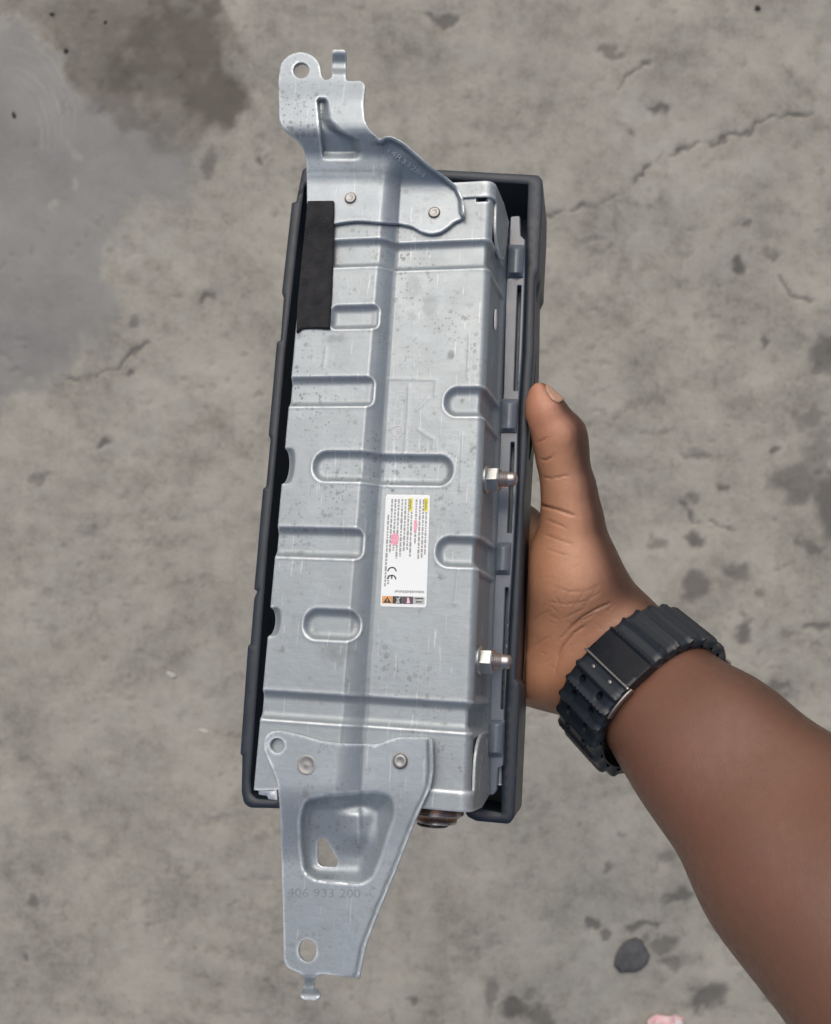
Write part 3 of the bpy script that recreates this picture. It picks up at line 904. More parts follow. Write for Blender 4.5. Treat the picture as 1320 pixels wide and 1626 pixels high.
def arc(cs, ct, r0, r1, a0, a1, n=10):
    k = 69.0 / 178.0
    return [(cs + r1 * math.cos(a), ct + r1 * k * math.sin(a)) for a in np.linspace(a0, a1, n)] + [(cs + r0 * math.cos(a), ct + r0 * k * math.sin(a)) for a in np.linspace(a1, a0, n)]
printed('conformity_mark', [arc(0.22, 0.685, 0.075, 0.105, math.pi, 2 * math.pi), arc(0.22, 0.755, 0.075, 0.105, math.pi, 2 * math.pi), R4(0.205, 0.235, 0.722, 0.752)], M_BLACK)
num = []
tt = 0.30
while tt < 0.93:
    w = random.uniform(0.025, 0.05); num.append(R4(tt, tt + w * 0.75, 0.85 + random.uniform(0, .004), 0.872 + random.uniform(-.004, .004))); tt += w
printed('number_line', num, M_INK)
printed('orange_panel', [R4(0.03, 0.26, 0.905, 0.972)], M_ORANGE, 0.34)
printed('hazard_triangle', [[(0.145, 0.912), (0.235, 0.966), (0.055, 0.966)]], M_BLACK, 0.38)
printed('hazard_stroke', [R4(0.135, 0.155, 0.930, 0.955)], M_ORANGE, 0.42)
printed('dark_panel', [R4(0.262, 0.47, 0.905, 0.972)], M_BLACK, 0.34)
printed('white_figure', [[(0.33, 0.912), (0.37, 0.925), (0.41, 0.908), (0.44, 0.912), (0.40, 0.935), (0.425, 0.968), (0.33, 0.968), (0.36, 0.94)]], M_GREY, 0.38)
printed('purple_panel', [R4(0.472, 0.71, 0.905, 0.972)], M_PURPLE, 0.34)
printed('pale_figure', [[(0.575, 0.915), (0.615, 0.915), (0.63, 0.94), (0.645, 0.965), (0.565, 0.965), (0.58, 0.94)]], M_PALEPINK, 0.38)
printed('grey_panel', [R4(0.712, 0.96, 0.905, 0.972)], M_GREY, 0.34)
printed('grey_strokes', [R4(0.75, 0.93, 0.915, 0.925), R4(0.77, 0.90, 0.945, 0.955)], M_BLACK, 0.38)

# ---- plastic frame
ZR = -46 * mm
rim_out = [(445, 1284), (397, 1283, 4), (387, 1277, 6), (383, 1258, 3), (384, 1201, 1), (381, 1197, 1), (393, 1026, 1), (397, 1022, 1), (403, 950, 2), (408, 939, 1), (403, 935, 1),
           (417, 776, 1), (422, 772, 1), (429, 697, 1), (426, 690, 2), (439, 543, 1), (445, 539, 1), (450, 472, 1), (447, 464, 3), (452, 420), (463, 321, 1), (470, 319, 1), (480, 268, 6), (489, 263, 4),
           (707, 269, 2), (855, 277, 6), (862, 285, 6), (861, 330), (856, 428, 2), (850, 440, 2), (848, 556), (842, 640), (838, 700), (832, 800), (828, 900), (824, 1000), (820, 1078, 1),
           (826, 1086, 1), (824, 1150), (817, 1298, 6), (809, 1309, 6), (756, 1304, 3), (742, 1297, 4)]
rim_in = [(736, 1283, 2), (757, 1283), (796, 1291, 2), (797, 1220), (801, 1120), (808, 1000), (816, 870), (821, 780), (824, 650), (830, 560), (834, 450), (839, 291, 2), (720, 283), (500, 277, 2), (482, 295, 3),
          (470, 400), (452, 560), (431, 800), (425, 860), (407, 1100), (397, 1240), (399, 1262, 5), (408, 1269, 4), (445, 1271)]
frame = sheet('plastic_frame', fillet(rim_out + rim_in, 2), [], pxmap(ZR), 36 * mm, 9, M_PLAST, mod, ring=3.0, cham=0.7 * mm, sharp=45)
frame['label'] = 'dark slate plastic tray frame'
pan = L(np.array([p[0] for p in fillet(rim_out, 2)]), np.array([p[1] for p in fillet(rim_out, 2)]), ZR)[:, :2]
c_ = pan.mean(0)
sheet('door_panel', [tuple(c_ + (p - c_) * 1.0) for p in pan], [], lambda u, v, o: np.stack([u, v, -82.2 * mm + o - np.clip(-o - 1 * mm, 0, 1) * 0], -1), 4 * mm, 8 * mm, M_PLAST, frame, cham=0.4 * mm)
# outside tabs of the frame
for poly, zt, th in (([(846, 556), (852, 562), (850, 600), (846, 700), (842, 728), (838, 736), (832, 736), (838, 640)], -60 * mm, 14 * mm),
                     ([(854, 430), (859, 434), (858, 448), (852, 480), (847, 487), (847, 440)], -58 * mm, 10 * mm)):
    sheet('outer_tab', fillet(poly, 4), [], pxmap(zt), th, 8, M_PLAST, frame, ring=2, cham=0.6 * mm, inner=False)

ZL = -40 * mm
ledge = [(811, 343, 3), (826, 342, 4), (827, 374, 2), (834, 380, 2), (833, 450), (829, 560), (823, 650), (820, 780), (815, 870), (807, 1000), (801, 1120), (799, 1216, 2), (791, 1220, 2), (789, 1256, 4), (783, 1263, 5),
         (773, 1262), (774, 1210), (778, 1130), (784, 950), (789, 850), (795, 690), (800, 620), (804, 450), (808, 400)]
slots = [[(822, 453), (828, 453), (821.5, 620), (816, 620)], [(811.5, 702), (817, 702), (812, 846), (806, 846)], [(802.5, 933), (807.5, 933), (800.5, 1126), (795.5, 1126)]]
sheet('clip_ledge', fillet(ledge, 2), [fillet(s, 1.5) for s in slots], pxmap(ZL), 7 * mm, 6, M_CLIP, frame, ring=1.2, cham=0.4 * mm, inner=False)
for (x0, x1, y0, y1) in ((806, 832, 388, 439), (794, 822, 633, 686), (785, 811, 861, 912), (773, 800, 1143, 1202)):
    xm = (x0 + x1) / 2
    def pz(u, v, x0=x0, x1=x1, y0=y0, y1=y1, xm=xm):
        sk = (v - (y0 + y1) / 2) * 0.05
        s_ = np.clip((u + sk - xm) / ((x1 - x0) / 2), -1, 1)
        e = np.minimum(s01((v - y0) / 7), s01((y1 - v) / 7))
        return ZL + (1.2 + 3.0 * (1 - s_ ** 2) ** 0.75 * e) * mm
    sk = (y1 - y0) / 2 * 0.05
    sheet('clip_pad', fillet([(x0 + sk, y0), (x1 + sk, y0), (x1 - sk, y1), (x0 - sk, y1)], 2), [], pxmap(pz), 3 * mm, 2.6, M_CLIP, frame, ring=1.2, cham=0.2 * mm)

# ---- inflator end
ic = L(694, 1288, -36 * mm)
infl = lathe('inflator_end', [(4 * mm, 30 * mm), (13 * mm, 30 * mm), (13.5 * mm, 22 * mm), (14 * mm, 6 * mm), (13.2 * mm, 3 * mm), (12.2 * mm, 2.2 * mm), (12 * mm, -1 * mm), (9.5 * mm, -2.6 * mm), (9.2 * mm, -3.2 * mm),
                              (9.2 * mm, -4.6 * mm), (8.6 * mm, -5 * mm), (5 * mm, -5 * mm), (4.6 * mm, -4 * mm), (1 * mm, -4 * mm)][::-1], 40, M_COPPER, mod, ic, (0, 1, 0), sharp=45)
infl['label'] = 'copper-brown inflator end'
ib = L(690, 1308, -40 * mm)
lathe('connector_socket', [(2 * mm, -1.5 * mm), (6.5 * mm, -1.5 * mm), (7.2 * mm, -1 * mm), (7.2 * mm, 3 * mm)], 24, M_CASE, infl, (ib[0], ic[1] - 5.0 * mm, ic[2]), (0, 1, 0))

# ---------------------------------------------------------------- the hand and forearm
def Wl(x, y, z): return to_world(np.array([x, y, z]))
AX = A(0.4545, -0.4545, 0.766); AX /= np.linalg.norm(AX)
W1 = P(1062, 1121, 0.412)                                    # wrist centre at the arm side of the watch
W0 = W1 - AX * 0.034                                         # hand side of the watch
E1 = A(0, 0, 1) - AX[2] * AX; E1 /= np.linalg.norm(E1)       # palm side, towards the lens
E2 = np.cross(E1, AX)
prims = []                                                   # (a, ra, b, rb, k)
def cone(a, ra, b, rb, k=0.010): prims.append((np.asarray(a), ra * mm, np.asarray(b), rb * mm, k))
# forearm: two bones side by side give an oval section
for s in (-1, 1):
    pa = W0 - AX * 0.012 + E2 * s * 9 * mm; pb = W1 + AX * 0.03 + E2 * s * 9 * mm
    cone(pa, 21.5, pb, 23.5, 0.012)
    pc = W1 + AX * 0.11 + E2 * s * 11 * mm - E1 * 3 * mm
    cone(pb, 23.5, pc, 33, 0.014)
    cone(pc, 33, W1 + AX * 0.22 + E2 * s * 10 * mm - E1 * 6 * mm, 39, 0.014)
cone(W1 + AX * 0.012 - E2 * 10 * mm, 22.5, W1 + AX * 0.085 - E2 * 18.5 * mm - E1 * 3 * mm, 30, 0.014)
cone(W1 + AX * 0.085 - E2 * 18.5 * mm - E1 * 3 * mm, 30, W1 + AX * 0.22 - E2 * 30 * mm - E1 * 6 * mm, 40, 0.014)
# palm
mcp_px = [(826, 838, -0.104), (782, 905, -0.107), (758, 978, -0.107), (768, 1050, -0.104)]
mcps = [to_world(L(px, py, z)) for px, py, z in mcp_px]
rad_m = [13.5, 14, 13, 12]
wr = W0 - AX * 0.004
for i, (m_, r_) in enumerate(zip(mcps, rad_m)):
    cone(wr + E2 * (12 - 9 * i) * mm * 0.9 - E1 * 4 * mm, 16, m_, r_, 0.012)
# heel and thenar
cone(P(935, 1085, 0.447), 17, P(862, 1058, 0.462), 16.5, 0.014)
cone(P(862, 1058, 0.462), 16.5, mcps[3], 12, 0.014)
cone(P(985, 1010, 0.446), 18, P(918, 925, 0.444), 21.5, 0.012)
cone(P(890, 985, 0.450), 18, P(890, 890, 0.448), 16.5, 0.012)
cone(P(918, 925, 0.444), 21.0, P(908, 820, 0.440), 14.2, 0.010)
# thumb
cone(P(908, 822, 0.440), 14.0, P(903, 775, 0.438), 12.6, 0.006)
cone(P(903, 775, 0.438), 12.6, P(893, 728, 0.436), 11.8, 0.005)
cone(P(893, 728, 0.436), 11.8, P(888, 694, 0.434), 12.1, 0.005)
cone(P(888, 694, 0.434), 11.9, P(870, 657, 0.432), 9.6, 0.005)
cone(P(900, 692, 0.438), 8.6, P(903, 712, 0.438), 8.0, 0.006)
cone(P(870, 657, 0.432), 9.5, P(857, 621, 0.431), 4.8, 0.003)
cone(P(860, 668, 0.434), 6.2, P(855, 640, 0.433), 5.2, 0.006)
# fingers lying under the door panel
lens_ = [(40, 25, 19), (45, 28, 20), (41, 27, 20), (33, 20, 18)]
for (px, py, zz), ln, r_ in zip(mcp_px, lens_, (9.6, 9.9, 9.4, 8.4)):
    p = L(px, py, zz); d_ = A(-1, 0.16 - 0.05 * mcp_px.index((px, py, zz)), 0); d_ /= np.linalg.norm(d_)
    zs = [zz, -0.0985 - (r_ - 9) * mm, -0.0965 - (r_ - 9) * mm, -0.0955 - (r_ - 9) * mm]
    cur = p.copy(); rr_ = [r_ * 1.15, r_, r_ * 0.9, r_ * 0.76]
    for j in range(3):
        nxt = cur + d_ * ln[j] * mm; nxt[2] = zs[j + 1]
        cone(to_world(cur), rr_[j], to_world(nxt), rr_[j + 1], 0.004)
        cur = nxt
allp = np.array([p for q in prims for p in (q[0] - q[1], q[0] + q[1], q[2] - q[3], q[2] + q[3])])
VOX = 1.55 * mm
lo = allp.min(0) - 6 * mm; hi = allp.max(0) + 6 * mm
dims = np.ceil((hi - lo) / VOX).astype(int) + 1
axs = [lo[k] + np.arange(dims[k]) * VOX for k in range(3)]
field = np.full(dims, 0.03, np.float32)
for a, ra, b_, rb, k in prims:
    mn = np.minimum(a - ra, b_ - rb) - k - 8 * mm; mx = np.maximum(a + ra, b_ + rb) + k + 8 * mm
    i0_ = np.clip(np.floor((mn - lo) / VOX).astype(int), 0, dims - 1); i1_ = np.clip(np.ceil((mx - lo) / VOX).astype(int) + 1, 1, dims)
    sl = tuple(slice(i0_[q], i1_[q]) for q in range(3))
    X, Y, Z = np.meshgrid(*[axs[q][sl[q]] - a[q] for q in range(3)], indexing='ij')
    ba = b_ - a; l2 = ba @ ba; dr = ra - rb; a2 = l2 - dr * dr; il2 = 1 / l2
    yv = X * ba[0] + Y * ba[1] + Z * ba[2]
    zv = yv - l2
    x2 = (X * l2 - ba[0] * yv) ** 2 + (Y * l2 - ba[1] * yv) ** 2 + (Z * l2 - ba[2] * yv) ** 2
    y2 = yv * yv * l2; z2 = zv * zv * l2
    kk = np.sign(dr) * dr * dr * x2
    d1 = np.sqrt(x2 + z2) * il2 - rb
    d2 = np.sqrt(x2 + y2) * il2 - ra
    d3 = (np.sqrt(x2 * a2 * il2) + yv * dr) * il2 - ra
    d = np.where(np.sign(zv) * a2 * z2 > kk, d1, np.where(np.sign(yv) * a2 * y2 < kk, d2, d3))
    cur = field[sl]
    h = np.maximum(k - np.abs(cur - d), 0) / k
    field[sl] = np.minimum(cur, d) - h * h * k * 0.25
# flesh gives way where it presses on the module
X, Y, Z = np.meshgrid(*axs, indexing='ij')
loc = (np.stack([X, Y, Z], -1).reshape(-1, 3) - MO) @ MR
ra_, rb_ = L(845, 600, ZR), L(826, 1000, ZR)
xedge = ra_[0] + (rb_[0] - ra_[0]) * (loc[:, 1] - ra_[1]) / (rb_[1] - ra_[1])
box = np.maximum(np.maximum(loc[:, 0] - xedge - 0.6 * mm, -86.8 * mm - loc[:, 2]), loc[:, 2] + 44 * mm)
field = np.maximum(field, -box.reshape(dims).astype(np.float32))
del X, Y, Z, loc

def surface_nets(f):
    ins = f < 0
    nx, ny, nz = f.shape
    c = np.zeros((nx - 1, ny - 1, nz - 1), np.uint8)
    for i in (0, 1):
        for j in (0, 1):
            for k in (0, 1):
                c += ins[i:nx - 1 + i, j:ny - 1 + j, k:nz - 1 + k]
    act = (c > 0) & (c < 8)
    idx = -np.ones(act.shape, np.int64)
    cells = np.argwhere(act)
    idx[act] = np.arange(len(cells))
    acc = np.zeros((len(cells), 3)); cnt = np.zeros(len(cells))
    cor = [(i, j, k) for i in (0, 1) for j in (0, 1) for k in (0, 1)]
    for a in range(8):
        for b in range(a + 1, 8):
            da = np.array(cor[a]); db = np.array(cor[b])
            if np.abs(da - db).sum() != 1: continue
            fa = f[tuple((cells + da).T)]; fb = f[tuple((cells + db).T)]
            m = (fa < 0) != (fb < 0)
            t_ = np.where(m, fa / np.where(m, fa - fb, 1), 0)
            acc += np.where(m[:, None], da + t_[:, None] * (db - da), 0); cnt += m
    verts = cells + acc / cnt[:, None]
    quads = []
    for ax in range(3):
        sl0 = [slice(None)] * 3; sl1 = [slice(None)] * 3
        sl0[ax] = slice(0, -1); sl1[ax] = slice(1, None)
        cr = ins[tuple(sl0)] != ins[tuple(sl1)]
        e = np.argwhere(cr)
        o1, o2 = [q for q in range(3) if q != ax]
        e = e[(e[:, o1] > 0) & (e[:, o2] > 0) & (e[:, o1] < f.shape[o1] - 1) & (e[:, o2] < f.shape[o2] - 1)]
        u1 = np.zeros(3, int); u1[o1] = 1; u2 = np.zeros(3, int); u2[o2] = 1
        q = np.stack([idx[tuple((e - u1 - u2).T)], idx[tuple((e - u2).T)], idx[tuple(e.T)], idx[tuple((e - u1).T)]], 1)
        flip = ins[tuple(e.T)]
        if ax == 1: flip = ~flip
        q[~flip] = q[~flip][:, ::-1]
        quads.append(q)
    return verts, np.concatenate(quads)
hv, hq = surface_nets(field)
hv = lo + hv * VOX
# a light smoothing of the voxel steps, then one subdivision
def lap(v, q, it, w=0.5):
    e = np.concatenate([q[:, [0, 1]], q[:, [1, 2]], q[:, [2, 3]], q[:, [3, 0]]])
    for _ in range(it):
        s = np.zeros_like(v); n_ = np.zeros(len(v))
        for a, b in ((0, 1), (1, 0)):
            for k in range(3): s[:, k] += np.bincount(e[:, a], v[e[:, b], k], len(v))
            n_ += np.bincount(e[:, a], minlength=len(v))
        v = v + w * (s / np.maximum(n_, 1)[:, None] - v)
    return v
hv = lap(hv, hq, 6)
person = new_mesh('person', hv, hq, None)
md = person.modifiers.new('s', 'SUBSURF'); md.levels = 1; md.render_levels = 1
dg = bpy.context.evaluated_depsgraph_get()
me2 = bpy.data.meshes.new_from_object(person.evaluated_get(dg))
person.modifiers.clear(); person.data = me2
nv = len(me2.vertices)
co = np.zeros(nv * 3); me2.vertices.foreach_get('co', co); co = co.reshape(-1, 3)
no = np.zeros(nv * 3); me2.vertices.foreach_get('normal', no); no = no.reshape(-1, 3)
if ((co - co.mean(0)) * no).sum() < 0:
    me2.flip_normals(); no = -no
dd = H - co[:, 2]
hpx = np.stack([660 + co[:, 0] / dd * F, 813 - co[:, 1] / dd * F], 1)
view = (A(0, 0, H) - co); view /= np.linalg.norm(view, axis=1)[:, None]
facing = s01(((no * view).sum(1) - 0.05) / 0.3)
creases = [([(852, 703), (862, 699), (874, 692)], 0.7, 2.0), ([(857, 729), (866, 731), (876, 726), (882, 717)], 0.8, 2.0), ([(860, 757), (876, 760), (895, 756), (910, 754)], 0.55, 2.2),
           ([(850, 799), (862, 803), (885, 809), (905, 816), (918, 820)], 1.2, 2.6), ([(866, 825), (885, 832), (905, 841)], 0.55, 2.2), ([(862, 848), (890, 858), (915, 866)], 0.45, 2.2),
           ([(868, 872), (892, 880), (912, 884)], 0.35, 2.0), ([(902, 1000), (925, 980), (950, 966), (975, 955)], 0.9, 2.4), ([(885, 1018), (905, 1000), (925, 985), (950, 972)], 0.5, 2.0),
           ([(883, 1050), (893, 1028), (912, 1005), (935, 990)], 0.8, 2.4), ([(880, 1075), (886, 1052), (896, 1035)], 0.5, 2.0), ([(875, 930), (905, 940), (935, 938), (955, 925)], 0.3, 2.0),
           ([(868, 955), (900, 960), (930, 955), (958, 938)], 0.35, 2.0), ([(880, 945), (895, 965)], 0.25, 2), ([(905, 938), (885, 970)], 0.25, 2), ([(930, 938), (905, 972)], 0.3, 2),
           ([(950, 930), (925, 968), (890, 985)], 0.35, 2), ([(840, 990), (862, 975), (880, 968)], 0.25, 2), ([(845, 1030), (865, 1015), (880, 1008)], 0.3, 2)]
for k in range(46):                                          # fine wrinkles of the wrist and the ball of the thumb
    x_, y_ = random.uniform(850, 965), random.uniform(900, 1060)
    a_ = random.choice((-0.62, -0.5, -0.75, 0.55, 0.3, 0.12)) + random.uniform(-0.15, 0.15); l_ = random.uniform(10, 30)
    if x_ + y_ > 1985: continue
    creases.append(([(x_, y_), (x_ + math.cos(a_) * l_ * 0.5, y_ + math.sin(a_) * l_ * 0.5 + 1.5), (x_ + math.cos(a_) * l_, y_ + math.sin(a_) * l_)], random.uniform(0.12, 0.32), 1.8))
cd = np.zeros(nv)
for ln_, dep, w in creases:
    m_ = np.where((hpx[:, 0] > 800) & (hpx[:, 0] < 1030) & (hpx[:, 1] < 1130))[0]
    d = seg_dist(hpx[m_], ln_)
    e0 = np.hypot(*(hpx[m_] - A(*ln_[0])).T); e1 = np.hypot(*(hpx[m_] - A(*ln_[-1])).T)
    fade = s01(np.minimum(e0 + 4, e1) / 16)                  # creases run out at their ends
    cd[m_] = np.maximum(cd[m_], dep * fade * np.exp(-(d / (w * 0.62)) ** 2))
co = co - no * (cd * facing * 1.15 * mm)[:, None]
me2.vertices.foreach_set('co', co.ravel()); me2.update()
me2.polygons.foreach_set('use_smooth', [True] * len(me2.polygons))
# palm skin is paler than the forearm's: the skin's own colour, with shade painted on the deep parts
along = (co - W0) @ AX
palmward = no @ (A(-0.75, 0.15, 0.65) / np.linalg.norm(A(-0.75, 0.15, 0.65)))
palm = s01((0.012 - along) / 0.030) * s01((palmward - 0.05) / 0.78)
inner = s01((no @ E1 * 0.8 - no @ E2 * 0.45 + 0.15) / 0.9)
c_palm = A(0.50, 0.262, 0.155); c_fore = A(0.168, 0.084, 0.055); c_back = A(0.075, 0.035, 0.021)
palm = palm * s01((0.482 - (H - co[:, 2])) / 0.02)  # painted shade: skin darkens with depth beneath the module
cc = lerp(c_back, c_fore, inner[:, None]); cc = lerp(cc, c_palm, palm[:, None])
tipd = np.linalg.norm(co - P(862, 640, 0.431), axis=1)
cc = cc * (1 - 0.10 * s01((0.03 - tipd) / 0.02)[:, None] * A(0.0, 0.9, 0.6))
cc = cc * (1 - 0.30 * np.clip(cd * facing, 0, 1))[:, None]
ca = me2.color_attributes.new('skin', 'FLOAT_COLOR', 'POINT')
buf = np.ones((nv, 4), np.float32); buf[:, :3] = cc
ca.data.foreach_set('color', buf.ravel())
t = NT('skin')
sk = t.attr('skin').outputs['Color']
blot = t.ramp(t.noise(35, 5, 0.6), [(0.3, 0.0), (0.7, 1.0)])
c = t.mix(t.math('MULTIPLY', blot, 0.65), sk, t.mix(1.0, sk, (1.22, 1.10, 1.06), 'MULTIPLY'))
fine = t.ramp(t.noise(260, 4, 0.6), [(0.35, 0.0), (0.7, 1.0)])
c = t.mix(t.math('MULTIPLY', fine, 0.3), c, t.mix(1.0, c, (0.74, 0.70, 0.68), 'MULTIPLY'))
vo = t.n('ShaderNodeTexVoronoi'); vo.inputs['Scale'].default_value = 760; vo.feature = 'DISTANCE_TO_EDGE'; t.l(t.tc.outputs['Object'], vo.inputs['Vector'])
ln_ = t.noise(1.0, 3, 0.6, t.stretch((700, 160, 300)))
b = t.bump(t.math('ADD', t.ramp(vo.outputs['Distance'], [(0.0, 0.0), (0.12, 1.0)]), t.math('MULTIPLY', ln_, 1.4)), 0.17, 0.0005)
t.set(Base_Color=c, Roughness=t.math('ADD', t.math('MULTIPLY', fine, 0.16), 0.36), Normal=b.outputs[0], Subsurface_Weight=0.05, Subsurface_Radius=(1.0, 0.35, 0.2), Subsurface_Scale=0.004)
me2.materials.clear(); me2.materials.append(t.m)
tag(person, 'right hand and bare forearm gripping the airbag module from the side', 'person')

# thumbnail, laid on the flesh
bvh = BVHTree.FromPolygons([tuple(v) for v in co], [tuple(p.vertices) for p in me2.polygons])
M_NAIL = plain_mat('nail', (0.44, 0.26, 0.18), 0.25, var=0.08, scale=200, bump=0.03)
nb_, nt_ = P(879, 647, 0.432), P(860, 610, 0.431)
axis_t = (nt_ - nb_) / np.linalg.norm(nt_ - nb_)
side0 = A(0.90, 0.25, 0.34); side0 = side0 - (side0 @ axis_t) * axis_t; side0 /= np.linalg.norm(side0)
side1 = np.cross(axis_t, side0)
core0, core1 = P(866, 648, 0.4315), P(856, 617, 0.431)
vv, ff = [], []
na, nl = 13, 12
for j in range(nl):
    s = j / (nl - 1)
    half = RAD(50) * (1 - 0.9 * max(0, (s - 0.7) / 0.3) ** 2.2 * 0.6) * min(1, 0.70 + s * 1.2)
    for i in range(na):
        a_ = (i / (na - 1) * 2 - 1) * half
        d_ = side0 * math.cos(a_) + side1 * math.sin(a_)
        base = core0 + (core1 - core0) * (s * 1.05 - 0.05)
        hit = bvh.ray_cast(Vector(base + d_ * 0.03), Vector(-d_))
        p = np.array(hit[0]) if hit[0] is not None else base + d_ * 0.008
        lift = 0.45 * mm * (1 - abs(i / (na - 1) * 2 - 1) ** 4) + 0.12 * mm
        vv.append(p + d_ * lift)
for j in range(nl - 1):
    for i in range(na - 1):
        q = j * na + i
        ff.append((q, q + 1, q + na + 1, q + na))
nail = new_mesh('thumbnail', vv, ff, M_NAIL, person)
md = nail.modifiers.new('s', 'SOLIDIFY'); md.thickness = 0.5 * mm; md.offset = 0

# ---------------------------------------------------------------- the wristwatch
watch = bpy.data.objects.new('wristwatch', None); col.objects.link(watch)
watch.location = tuple((W0 + W1) / 2); watch.empty_display_size = 0.02
tag(watch, 'chunky dark navy ridged resin wristwatch worn on the wrist', 'wristwatch')
WC = (W0 + W1) / 2
BW = 30 * mm                                                 # strap width
NT_ = 96
rad = np.zeros(NT_)
for k in range(NT_):
    th = 2 * math.pi * k / NT_
    d_ = E1 * math.cos(th) + E2 * math.sin(th)
    best = 0
    for s in (-0.45, 0, 0.45):
        o0 = WC + AX * s * BW
        hit = bvh.ray_cast(Vector(o0 + d_ * 0.09), Vector(-d_))
        if hit[0] is not None: best = max(best, (np.array(hit[0]) - o0) @ d_)
    rad[k] = min(max(best, 0.024), 0.040)
ker = np.exp(-0.5 * (np.arange(-8, 9) / 3.5) ** 2); ker /= ker.sum()
rad = np.convolve(np.concatenate([rad[-8:], rad, rad[:8]]), ker, 'valid') + 1.0 * mm
def Rr(th): return np.interp(np.mod(th, 2 * math.pi), np.arange(NT_ + 1) * 2 * math.pi / NT_, np.append(rad, rad[0]))
RM = 0.034
def ringmap(extra, zf=None):
    """u: arc length round the wrist (0 = palm side), v: across the strap"""
    def m(u, v, o):
        th = u / RM
        r_ = Rr(th) + 2.6 * mm * s01(-np.sin(th)) + extra + (zf(u, v) if zf else 0) + o
        d_ = np.outer(np.cos(th), E1) + np.outer(np.sin(th), E2)
        return (WC - np.array(watch.location)) + d_ * r_[:, None] + np.outer(v, AX)
    return m
RP = 8.0 * mm
def ridges(u, v):
    k = np.abs(np.mod(u / RP + 0.5, 1) - 0.5) * 2             # 0 on a crest
    edge_ = s01((BW / 2 - np.abs(v)) / (2.0 * mm))
    return (1.6 * mm * (1 - s01((k - 0.02) / 0.46)) - 0.9 * mm * (1 - edge_))
holes = []
for j in range(1, 7):
    uc = -(j + 0.5) * RP - 4.0 * mm + 0.3 * mm
    for s in (-1, 1):
        holes.append(circle(-(j + 1.5) * RP, s * 6.4 * mm, 2.0 * mm, 2.0 * mm, 16))
def scallop(u0, u1):
    pts = []
    n_ = int(abs(u1 - u0) / (RP / 6))
    for k in range(n_ + 1):
        u = u0 + (u1 - u0) * k / n_
        c_ = np.abs(np.mod(u / RP + 0.5, 1) - 0.5) * 2
        pts.append((u, BW / 2 - 0.5 * mm * s01(np.array(c_))))
    return pts
def strap(u0, u1, hl, taper=0.0):
    top_ = [(float(a), float(b_)) for a, b_ in scallop(u0, u1)]
    bot_ = [(a, -b_) for a, b_ in top_][::-1]
    return sheet('strap', top_ + bot_, hl, ringmap(4.2 * mm, ridges), 3.4 * mm, 1.25 * mm, M_STRAP, watch, ring=0.35 * mm, cham=0.12 * mm, sharp=50)
s1_ = strap(-78 * mm, -7.4 * mm, holes)
s1_['label'] = 'ridged strap end with two rows of holes'
s2_ = strap(6.4 * mm, 62 * mm, [])
# clasp: dark plate with a bright steel edge folding over the side
plate = [(-8.4 * mm, -BW / 2 + 0.5 * mm), (7.2 * mm, -BW / 2 + 0.5 * mm), (7.2 * mm, BW / 2 + 0.4 * mm), (-8.4 * mm, BW / 2 + 0.4 * mm)]
cl = sheet('clasp', fillet(plate, 1.0 * mm), [], ringmap(5.2 * mm), 4.6 * mm, 1.4 * mm, M_CLASP, watch, cham=0.5 * mm)
cl['label'] = 'black clasp plate with a bright steel edge'
sheet('clasp_edge', fillet([(-9.2 * mm, -BW / 2 - 0.2 * mm), (-8.1 * mm, -BW / 2 - 0.2 * mm), (-8.1 * mm, BW / 2 + 1.2 * mm), (-9.2 * mm, BW / 2 + 1.2 * mm)], 0.4 * mm), [], ringmap(5.9 * mm), 4.6 * mm, 0.8 * mm, M_STEEL, cl, ring=0.3 * mm, cham=0.2 * mm)
sheet('clasp_side', fillet([(-25 * mm, BW / 2 + 0.2 * mm), (-8.1 * mm, BW / 2 + 0.2 * mm), (-8.1 * mm, BW / 2 + 1.4 * mm), (-25 * mm, BW / 2 + 1.4 * mm)], 0.4 * mm), [], ringmap(3.6 * mm), 2.2 * mm, 0.9 * mm, M_STEEL, cl, ring=0.35 * mm, cham=0.2 * mm)
for s in (-1, 1):
    sheet('spring_pin', circle(-12.4 * mm, s * 6.0 * mm, 0.9 * mm, 1.1 * mm, 12), [], ringmap(4.6 * mm), 2 * mm, 0.6 * mm, M_RIVET, cl, ring=0.25 * mm, cham=0.15 * mm, inner=False)
# lining band under the strap, keeper and case on the back of the wrist
sheet('lining_band', [(-96 * mm, -BW / 2 + 1.6 * mm), (86 * mm, -BW / 2 + 1.6 * mm), (86 * mm, BW / 2 - 0.2 * mm), (-96 * mm, BW / 2 - 0.2 * mm)], [], ringmap(0.2 * mm), 0.8 * mm, 3.0 * mm, M_CASE, watch, ring=0.8 * mm, cham=0.2 * mm)
THC = RAD(178)
dC = E1 * math.cos(THC) + E2 * math.sin(THC)
rc = float(Rr(np.array([THC]))[0])
cc0 = (WC - np.array(watch.location)) + dC * (rc + 1.5 * mm)
case = lathe('watch_case', [(17 * mm, -2 * mm), (20 * mm, -1 * mm), (22.5 * mm, 1 * mm), (23.5 * mm, 4 * mm), (23 * mm, 9 * mm), (21 * mm, 11.5 * mm), (19 * mm, 12.5 * mm), (18.6 * mm, 11.8 * mm)], 8, M_CASE, watch, cc0, dC, sharp=25)
lathe('watch_glass', [(17.5 * mm, 11.0 * mm), (17.5 * mm, 12.2 * mm), (16.5 * mm, 12.6 * mm)], 32, M_CLASP, case, cc0, dC)
